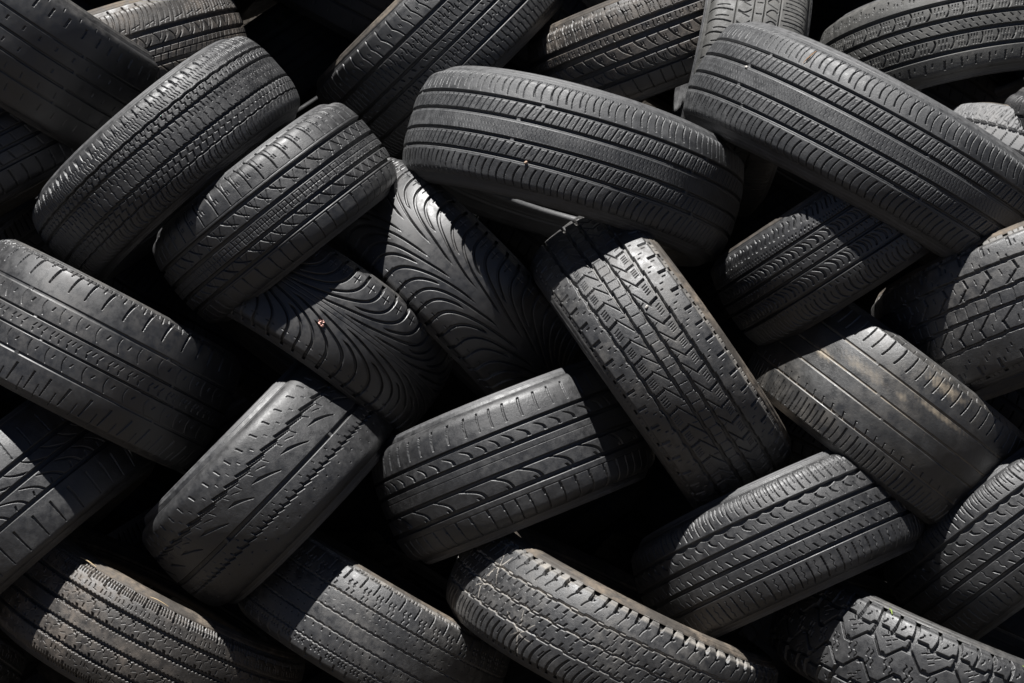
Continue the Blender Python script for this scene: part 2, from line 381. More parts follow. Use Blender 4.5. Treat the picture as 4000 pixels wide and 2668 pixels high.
def p_sport_slash(t):            # wide plain ribs, long slashes
    n = NN(t, 48)
    for tau, w in ((.346, 8), (.047, 8), (-.328, 7)): t.g(tau, w, 7)
    t.l(n, 0, .41, .8, 4, w=2, d=4)
    t.l(n, .3, -.03, -.29, 44, 8, w=3.2, d=5, tap=.9); t.l(n, .75, -.20, -.29, -4, w=3, d=4)
    t.l(n, .2, .30, .1, 40, -6, w=3, d=5, tap=.8)
    t.l(n, 0, -.52, -.93, 2, 0, w=3, d=4.5, tap=-.8); t.l(n, .0, -.5, -.56, 0, w=4, d=4)

def p_sawtooth(t):               # saw-edged grooves, slashes in the middle rib
    n = NN(t, 40); h = NN(t, 84)
    t.g(.475, 4.5, 6.5, 4.2, n, 'z', off=.2); t.g(.43, 4, 4, 3.5, n, 'z', off=.3)
    t.g(-.165, 7.5, 6.5, twi=1); t.g(-.453, 4.4, 6.5, 2.6, n*2, 'z')
    t.l(n, 0, .86, .72, 6, w=3.4, d=2.6); t.l(n, .5, .67, .60, 3, w=2, d=1.6); t.g(1.1, 1.8, 1.5)
    t.l(h, .2, .22, .02, 56, 4, w=3.8, d=5, tap=-1.3); t.l(h, .7, .40, .27, 8, 0, w=1.4, d=2); t.l(h, .2, .40, .30, 8, 0, w=1.4, d=2)
    t.l(h, .45, .34, .27, 20, 2, w=1.6, d=2)
    for o in (.0, .5): t.l(n, o, -.36, -.43, 3, w=3, d=4.5)
    t.l(n, .25, -.25, -.31, 2, w=1.5, d=2)
    t.pits(n, .3, -.62, 3, 3.5); t.pits(n, .8, -.78, 2.4, 2.4)

def p_leaf_sport(t):             # leaf-shaped slashes in the lower rib
    n = NN(t, 36); h = NN(t, 70)
    for tau, w in ((.492, 5.6), (.201, 6.2), (-.166, 6.6), (-.492, 7.2)): t.g(tau, w, 7.5)
    t.l(n, 0, .94, .60, -5, -2, w=3.6, d=4.4, tap=0, jit=.2); t.g(1.13, 2, 2)
    t.l(n, .2, .42, .25, 20, 7, w=3.8, d=5, tap=1.2)
    t.g(.06, .9, 1.); 
    t.l(h, .1, -.17, -.47, 52, 14, w=4.4, d=5.5, tap=.6)
    t.l(h, .6, -.40, -.47, 6, w=4, d=5); 
    t.g(-.635, 1.2, 1.4); t.l(n, .4, -.64, -1.10, 4, 2, w=2.4, d=4.5); t.l(n, .4, -.64, -.76, 1, w=4, d=4.5)

def p_touring(t):                # four black grooves, scalloped upper rib
    n = NN(t, 36.5)
    t.g(.553, 6.2, 7.5, 2.4, n, 'b', half=-1); t.g(.19, 7.2, 7.5); t.g(-.15, 6.4, 7.5); t.g(-.483, 6.4, 7.5)
    t.l(n, 0, 1.06, .63, 4, -3, w=2.6, d=4.5, jit=.1); t.l(n, .5, .98, .66, 4, -3, w=1.7, d=3.4)
    t.l(n, .25, 1.0, .78, 2, -1, w=1.3, d=2.4); t.l(n, .75, 1.0, .78, 2, -1, w=1.3, d=2.4)
    t.g(1.16, 1.6, 1.6)
    t.l(n, .55, .47, .33, 13, -5, w=3.2, d=5, tap=-.9); t.l(n, .1, .40, .25, 6, w=1.2, d=2)
    t.l(n, .0, .01, -.10, 9, 0, w=2.6, d=5); t.l(n, .45, .12, -.08, 8, 0, w=1.2, d=2.4, zig=1.6, k=1.5)
    t.l(n, .2, -.32, -.43, 9, 0, w=2.6, d=5); t.l(n, .65, -.2, -.42, 8, 0, w=1.2, d=2.4, zig=1.6, k=1.5)
    t.l(n, .3, -.58, -1.04, 4, 2, w=2.6, d=4.5, jit=.15); t.l(n, .8, -.60, -.98, 3, 1, w=1.2, d=2.6, zig=1.8, k=3)

def p_scalloped(t):              # light-truck ribs with scalloped edges
    t.dust_band(1.1, 1.4, .8)
    n = NN(t, 37)
    for tau in (.597, .195, -.16, -.566): t.g(tau, 4.6, 7.5, 2.4, n*4, 'b', half=1); t.g(tau, 4.6, 7.5, 2.4, n*4, 'b', half=-1, off=.4); 
    t.l(n, 0, 1.22, .86, 2, 0, w=4.4, d=6, jit=.1)
    for o in (.22, .41, .60, .79): t.l(n, o, 1.12, .90, 2, 0, w=2.2, d=4.2)
    t.g(1.13, 2., 1.5)
    for o in (.1, .35): t.l(n, o, .80, .70, 0, w=1.5, d=3); 
    t.dash(n, .2, .84, 8, 1.5, 3, slope=-.4); t.dash(n, .7, .72, 8, 1.5, 3, slope=-.3); t.l(n, .6, .82, .74, 3, w=1.5, d=3)
    for m in (.395, -.36):
        t.l(n, .15, m + .12, m + .03, 0, w=1.5, d=3.2); t.l(n, .65, m - .02, m - .12, 0, w=1.5, d=3.2)
        t.dash(n, .4, m, 10, 1.4, 3, slope=.5); t.dash(n, .85, m + .05, 8, 1.4, 3, slope=.8); t.l(n, .9, m + .16, m + .10, 3, w=4.5, d=6); t.l(n, .3, m - .10, m - .16, 3, w=4.5, d=6)
    t.pits(n, .2, .1, 1.8, 2.5); t.pits(n, .7, -.05, 1.8, 2.5)
    for o in (.1, .35): t.l(n, o, -.68, -.78, 0, w=1.5, d=3)
    t.dash(n, .6, -.74, 8, 1.5, 3, slope=-.4); t.dash(n, .8, -.82, 8, 1.5, 3, slope=.3)
    t.l(n, 0, -.88, -1.2, 2, 0, w=4.4, d=6)
    for o in (.22, .41, .60, .79): t.l(n, o, -.92, -1.12, 2, 0, w=2.2, d=4.2)

def p_notched_worn(t):           # worn flat ribs, notched shoulder blocks
    t.dust_band(1.02, 1.4, .8)
    n = NN(t, 38)
    t.g(.469, 4.2, 5, .7, n*3, 'q', dirt=.8); t.g(.059, 4, 4.5, .6, n*2, 'q', twi=1, dirt=.6); t.g(-.279, 4, 4.5, .6, n*2, 'q', twi=2, dirt=.6); t.g(-.678, 4.4, 5, .8, n*3, 'q', dirt=.6)
    t.l(n, 0, 1.04, .72, -3, 1, w=3.0, d=5, jit=.1); 
    for o in (.3, .6): t.l(n, o, .80, .66, 0, w=2.2, d=3.5, zig=1.6, k=1.5); t.l(n, o + .1, .62, .52, 0, w=2, d=3, zig=1.2, k=1)
    for o in (.3, .55, .75): t.l(n, o, 1.12, 1.0, 0, w=2.6, d=3.5, zig=1.5, k=1)
    t.dash(n, .5, 1.03, 14, 2, 2.5); t.g(1.2, 2, 2)
    for o in (.1, .6): t.l(n, o, .41, .36, 1, w=2, d=2.4, keep=.7); t.l(n, o + .2, .14, .10, 1, w=2, d=2, keep=.7); t.dash(n, o, .27, 5, 1.4, 1.4, slope=.4)
    for o in (.3, .8): t.l(n, o, -.1, -.14, 1, w=1.8, d=2, keep=.5); t.l(n, o, -.35, -.41, 1, w=2, d=2.4, keep=.8); t.l(n, o + .2, -.58, -.63, 1, w=2, d=2.4)
    for o in (.2, .45, .7): t.l(n, o, -.74, -.86, 1, w=2.2, d=3, zig=1.6, k=1.5); 
    t.l(n, 0, -.88, -1.12, 2, w=4, d=5)

def p_stepped(t):                # light-truck tread with lugged, stepped shoulder
    t.dust_band(.93, 1.4, 1.0)
    n = NN(t, 58)
    for tau, o in ((.474, 0), (.018, .3), (-.415, .6)): t.g(tau, 4.2, 5.5, 1.8, n, 'q', off=o, dirt=1.0); t.g(tau + .02, 3.4, 2.2, 1.6, n*2, 'q', off=o, dirt=1.)
    for o, w in ((0, 11), (.5, 6)):
        t.l(n, o, 1.30, .82, -5, 2, w=w, d=10, tap=-1.2, jit=.1); t.l(n, o, .87, .62, -14, -2, w=1.8, d=3.5)
        t.l(n, o + .04, .88, .82, -4, w=4.5, d=5)
    t.g(1.12, 3, 2.0)
    for o in (.15, .48, .80): t.l(n, o, .43, .30, -5, w=2.6, d=5)
    for o in (.0, .33, .66): t.l(n, o, .16, .05, -5, w=2.6, d=5); t.l(n, o + .2, -.02, -.12, -5, w=2.6, d=5)
    t.l(n, .5, .32, .16, -5, w=1.4, d=2); t.l(n, .1, -.14, -.26, -4, w=1.4, d=2)
    for o in (.15, .48, .80): t.l(n, o, -.26, -.38, -5, w=2.6, d=5)
    for o, w in ((.2, 5), (.53, 3), (.86, 4)): t.l(n, o, -.52, -1.2, -12, -8, w=w, d=6, tap=.8)
    t.l(n, .35, -.62, -.8, -8, w=1.6, d=3)

def p_lugged(t):                 # all-terrain blocks round a wavy centre rib
    n = NN(t, 86); P = t.L / n
    tri = lambda off: t.wave(n, 't', off)
    for sd, off in ((1, 0.), (-1, .5)):
        w = np.clip(tri(off) * 1.5, -1, .8)
        c = sd * (.30 + .16 * w) * t.qe
        sl = t.rows(sd*.02, sd*.62); q = t.Q[sl][:, None] - c[None]
        t.put(sl, band(q, 7.5, 1.0) * 9)
        t.l(n, off + .0, sd*.42, sd*1.25, -10, 8*sd, w=8.5, d=9, jit=0); t.l(n, off + .5, sd*.66, sd*1.2, -6, 6*sd, w=6, d=8.5, jit=0)
        c2 = sd * (.66 + .035 * t.wave(n, 'q', off + .12)) * t.qe
        sl = t.rows(sd*.5, sd*.8); t.put(sl, band(t.Q[sl][:, None] - c2[None], 7.5, 1.2) * 8.5)
        t.l(n, off + .5, sd*.14, sd*.22, -3, w=6, d=6, jit=0)
        for o in (.2, .72): t.l(n, off + o, sd*.88, sd*.76, -2, w=2.2, d=4, zig=2.2, k=.8); t.pits(n, off + o + .12, sd*.92, 2.6, 4)
        for o, v in ((.36, .52), (.5, .46), (.64, .53), (.45, .56), (.56, .38)): t.dash(n, off + o, sd*v, 9, 1.9, 4, slope=.7)
        t.l(n, off + .05, sd*1.3, sd*1.08, 0, w=26, d=2.2, jit=0)
    for o in (.1, .22, .6, .74): t.l(n, o, .16, -.02, 3, w=2, d=4, zig=2.2, k=1); t.l(n, o + .08, -.03, -.2, 3, w=2, d=4, zig=2.2, k=1)

def p_plain_siped(t):            # simple road tread for tyres of which only a corner shows
    n = NN(t, 34)
    for tau in (.5, .16, -.16, -.5): t.g(tau, 6, 7)
    t.l(n, 0, 1.08, .60, -4, 2, w=3, d=5); t.l(n, .5, 1.0, .66, -3, 2, w=1.7, d=3)
    t.l(n, .2, .44, .22, 8, w=2.4, d=4); t.l(n, .6, .1, -.1, 5, w=2, d=3.5); t.l(n, .9, -.22, -.44, 8, w=2.4, d=4)
    t.l(n, .3, -.6, -1.08, 4, 2, w=3, d=5)

MARKS = {'BB': [('scratch', -350, 0.48, 2.007128639793479, 52.800000000000004, 3.4, 1.6), ('scratch', -350, 0.48, 1.0471975511965976, 37.400000000000006, 3.4, 1.6), ('scratch', -350, 0.48, 0.17453292519943295, 22.0, 3.4, 1.6), ('scratch', -350, 0.48, -1.1344640137963142, 44.0, 3.4, 1.6), ('scratch', -350, 0.48, -2.2689280275926285, 41.800000000000004, 3.4, 1.6), ('scratch', -350, 0.48, 2.9670597283903604, 19.8, 3.4, 1.6), ('scratch', -377, -0.05, 1.2217304763960306, 44.0, 3.4, 1.6), ('scratch', -377, -0.05, 0.3490658503988659, 26.400000000000002, 3.4, 1.6), ('scratch', -377, -0.05, -1.2217304763960306, 39.6, 3.4, 1.6), ('scratch', -377, -0.05, -2.6179938779914944, 24.200000000000003, 3.4, 1.6), ('scratch', -222, -0.54, 1.7453292519943295, 48.400000000000006, 3.4, 1.6), ('scratch', -222, -0.54, 0.7853981633974483, 44.0, 3.4, 1.6), ('scratch', -222, -0.54, 2.6179938779914944, 55.00000000000001, 3.4, 1.6), ('scratch', -222, -0.54, -0.17453292519943295, 39.6, 3.4, 1.6), ('scratch', -222, -0.54, -1.3089969389957472, 52.800000000000004, 3.4, 1.6), ('scratch', -222, -0.54, -2.443460952792061, 22.0, 3.4, 1.6)], 'T': [('stain', 17, 0.86, 60, 14, 1.0), ('stain', -252, 0.1, 38, 10, 1.0), ('stain', 40, 0.45, 70, 7, 0.9), ('stain', -57, 0.31, 16, 9, 0.6), ('stain', -150, 0.3, 60, 14, 0.5)], 'AA': [('scratch', -45, 0.15, -1.6580627893946132, 45, 3, 0.6), ('scratch', -45, -0.3, -1.7453292519943295, 26, 3, 0.5)]}
SUN_DIR, SUN_E, SKY_E, EXPO = (-0.15, -0.3, 0.94), 5.0, 0.05, 0.75
# ------------------------------------------------------------------ building one tyre
def cam_to_world(p):            # picture axes (right, up, towards camera) -> world
    p = np.asarray(p); return np.stack([p[..., 0], -p[..., 2], p[..., 1] + Z0], -1)

GEO = {}
def make_tyre(key, name, label, px, phi, az, R, T, dep, pat, m_tread, m_side, rho=.014, H=None, bulge=.010, roll=0., detail=True):
    fs = FINE if dep > -.6 else FINE * 1.8
    detail = detail and dep > -.9 and px[1] > -250
    H = H or max(.10, R * .34)
    ph = math.radians(phi); h = math.sqrt(1 - az * az)
    a = np.array([math.cos(ph) * h, math.sin(ph) * h, az]); e1 = np.array([-math.sin(ph), math.cos(ph), 0.])
    e2 = np.cross(a, e1); e2 = e2 if e2[2] > 0 else -e2
    e1 = np.cross(e2, a); k = (D0 - dep) / D0
    cen = np.array([(px[0] - 2000) / S * k, (1334 - px[1]) / S * k, dep])
    wa, w1, w2, wc = (cam_to_world(v) - np.array([0, 0, Z0]) for v in (a, e1, e2, cen)); wc = cam_to_world(cen)
    # local frame: X = axis, Y = e1, Z = e2 (front); e1 points to the picture's left
    root = bpy.data.objects.new(name, None); link(root)
    root.empty_display_size = .05
    root.matrix_world = Matrix((( wa[0], w1[0], w2[0], wc[0]), (wa[1], w1[1], w2[1], wc[1]), (wa[2], w1[2], w2[2], wc[2]), (0, 0, 0, 1)))
    root['label'] = label; root['category'] = 'tyre'; root['group'] = 'used tyres piled up in the heap'
    X, Rr, s, s_sw = profile(T, R, rho, H, bulge)
    # --- tread: rows across, columns round; fine where the camera sees it
    qe = np.interp(T * .985, X[:84], s[:84]); qmax = s_sw + .010
    nq = int(2 * qmax / (fs * 1e-3)) if detail else 40
    Q = np.linspace(-qmax, qmax, nq)
    px_, pr_ = np.interp(np.abs(Q), s, X) * np.sign(Q), np.interp(np.abs(Q), s, Rr)
    dx, dr = np.gradient(px_, Q), np.gradient(pr_, Q); nx, nr = -dr, dx          # outward normal
    nc0 = 240; thc = (np.arange(nc0) + .5) / nc0 * 2 * np.pi - np.pi
    fine = np.zeros(nc0, bool)
    for f in np.linspace(0, nq - 1, 9).astype(int):
        pts = cen + a * px_[f] + pr_[f] * (np.outer(np.sin(thc), e1) + np.outer(np.cos(thc), e2))
        nm = a * nx[f] + nr[f] * (np.outer(np.sin(thc), e1) + np.outer(np.cos(thc), e2))
        vw = np.array([0, 0, D0]) - pts; kk = FP / (D0 - pts[:, 2])
        ix, iy = 2000 + pts[:, 0] * kk, 1334 - pts[:, 1] * kk
        fine |= ((nm * vw).sum(1) > -.05) & (ix > -60) & (ix < 4060) & (iy > -60) & (iy < 2728)
    if not detail: fine[:] = False
    edges = np.arange(nc0 + 1) / nc0 * 2 * np.pi - np.pi; th = []
    nf = max(1, int(round(2 * np.pi * R / nc0 / (fs * 1e-3))))
    for i in range(nc0):
        th.append(np.linspace(edges[i], edges[i + 1], nf + 1)[:-1] if fine[i] else edges[i:i + 1])
    th = np.concatenate(th); L = 2 * np.pi * R * 1000
    t = Tread(-(th + roll) * R * 1000, Q * 1000, qe * 1000, L); 
    if detail or True: pat(t)
    if key: GEO[key] = (root, cen, a, e1, e2, px_, pr_, nx, nr, Q, qe)
    for mk in MARKS.get(key, ()): getattr(t, mk[0])(*mk[1:])
    D = t.D * 1e-3
    # slow unevenness of a worn carcass
    wob = .0006 * np.sin(3 * th + Q[:, None] * 40 + px[0]) + .0004 * np.sin(7 * th - Q[:, None] * 70 + px[1])
    rr = pr_[:, None] - D * nr[:, None] + wob; xx = px_[:, None] - D * nx[:, None]
    co = np.stack([np.broadcast_to(xx, rr.shape), rr * np.sin(th)[None], rr * np.cos(th)[None]], -1).reshape(-1, 3)
    me = raw_mesh('tread', co, grid_quads(nq, len(th), flip=False))
    at = me.attributes.new('dirt', 'FLOAT', 'POINT'); at.data.foreach_set('value', np.ascontiguousarray(t.dirt, np.float32).ravel())
    def part(nm, me, m):
        o = bpy.data.objects.new(nm, me); link(o); o.parent = root; me.materials.append(m); return o
    part('tread', me, m_tread)
    # --- sidewalls: from just under the tread edge down to the bead, with rings, a rim rib and fine radial flutes
    ns = 360 if detail else 96
    ths = np.arange(ns) / ns * 2 * np.pi - np.pi
    q2 = np.linspace(qmax - .0015, s[-1], 70); x2, r2 = np.interp(q2, s, X), np.interp(q2, s, Rr)
    d2x, d2r = np.gradient(x2, q2), np.gradient(r2, q2); n2x, n2r = -d2r, d2x
    f = (q2 - q2[0]) / (q2[-1] - q2[0])
    ring = -.0012 * band(f - .0, .03, .02)
    for c_, w_, h_ in ((.13, .02, .0016), (.20, .012, .0010), (.55, .02, .0010), (.80, .07, .0035), (.90, .03, .0012)): ring = ring + h_ * band(f - c_, w_, .02)
    hgt = ring[:, None] + .0005 * (np.sin(ths * 180)[None] > 0) * band(f - .06, .07, .01)[:, None]
    hgt = hgt + .0005 * np.sin(5 * ths)[None] * f[:, None]
    for sd in (1, -1):
        rr2 = r2[:, None] + hgt * n2r[:, None]; xx2 = (x2[:, None] + hgt * n2x[:, None]) * sd
        co = np.stack([xx2, rr2 * np.sin(ths)[None], rr2 * np.cos(ths)[None]], -1).reshape(-1, 3)
        part('sidewall', raw_mesh('sidewall', co, grid_quads(70, ns, flip=(sd < 0))), m_side if (sd > 0 or m_side is not M_SIDE_TAN) else M_SIDE)
    # --- bead rings and the inner liner
    xb, rb = X[-1], Rr[-1]
    na = 96; tha = np.arange(na) / na * 2 * np.pi
    for sd in (1, -1):
        pr = [(xb, rb), (xb - .004, rb - .007), (xb - .014, rb - .008), (xb - .019, rb + .001), (xb - .016, rb + .012)]
        co = np.array([[(x * sd, r * math.sin(q), r * math.cos(q)) for q in tha] for x, r in pr]).reshape(-1, 3)
        part('bead', raw_mesh('bead', co, grid_quads(len(pr), na, flip=(sd < 0))), m_side)
    li = np.linspace(s[-1] - .004, 0, 16)
    lx, lr = np.interp(li, s, X), np.interp(li, s, Rr); off = .011
    gx, gr = np.gradient(lx, li), np.gradient(lr, li)
    lx = lx + gr * off; lr = lr - gx * off
    lx[0], lr[0] = xb - .016, rb + .012; lx[-1] = 0
    prx = np.concatenate([lx, -lx[-2::-1]]); prr = np.concatenate([lr, lr[-2::-1]])
    co = np.stack([np.broadcast_to(prx[:, None], (len(prx), na)), prr[:, None] * np.sin(tha), prr[:, None] * np.cos(tha)], -1).reshape(-1, 3)
    part('inner_liner', raw_mesh('inner_liner', co, grid_quads(len(prx), na, flip=False)), M_LINER)
    return root

# ------------------------------------------------------------------ materials in use
M_LINER = rubber('inner_rubber', (.022, .022, .023), amount=.15, rough=.6, seed=9)
TAN = (.30, .235, .175)
def mats(key, **kw): return rubber('rubber_' + key, **kw)
M_NEUTRAL = [rubber('tread_rubber', amount=.20, seed=1 + i, dust=(.13, .125, .12)) for i in range(3)]
M_GLOSSY = rubber('smooth_tread_rubber', (.020, .020, .021), amount=.14, rough=.51, seed=4, bump=.15)
M_CHALK = rubber('chalky_tread_rubber', (.029, .030, .032), amount=.30, rough=.60, dust=(.17, .17, .17), seed=5, groove_dust=.55)
M_GREY = rubber('grey_dusty_rubber', (.039, .038, .034), amount=.40, rough=.66, dust=(.19, .18, .165), seed=6)
M_PALE = rubber('pale_dusty_rubber', (.11, .11, .112), amount=.7, rough=.7, dust=(.30, .29, .28), seed=7)
M_WARM = rubber('brown_dusty_rubber', (.033, .0285, .024), amount=.7, dust=(.19, .15, .115), seed=8, groove_dust=.6)
M_MUD = rubber('mud_stained_rubber', (.027, .0268, .0265), amount=.22, dust=(.29, .235, .165), scale=5.5, seed=10, groove_dust=.95, rough=.48)
M_GRIT = rubber('grit_filled_rubber', (.027, .027, .028), amount=.25, dust=(.30, .275, .24), seed=11, groove_dust=.9)
M_SIDE = rubber('sidewall_rubber', (.030, .029, .028), amount=.5, dust=(.10, .085, .068), seed=12, rough=.58)
M_SIDE_GREY = rubber('grey_sidewall_rubber', (.050, .050, .052), amount=.5, dust=(.12, .12, .12), seed=13, rough=.62)
M_SIDE_TAN = rubber('tan_sidewall_rubber', (.055, .047, .039), amount=.95, dust=(.25, .20, .15), scale=7, seed=14, rough=.72, spec=.5)
M_DEEP = rubber('shade_darkened_rubber', (.011, .011, .012), amount=.05, rough=.65, spec=.35, seed=15)  # base colour darkened so tyres in the gaps read as deep shade

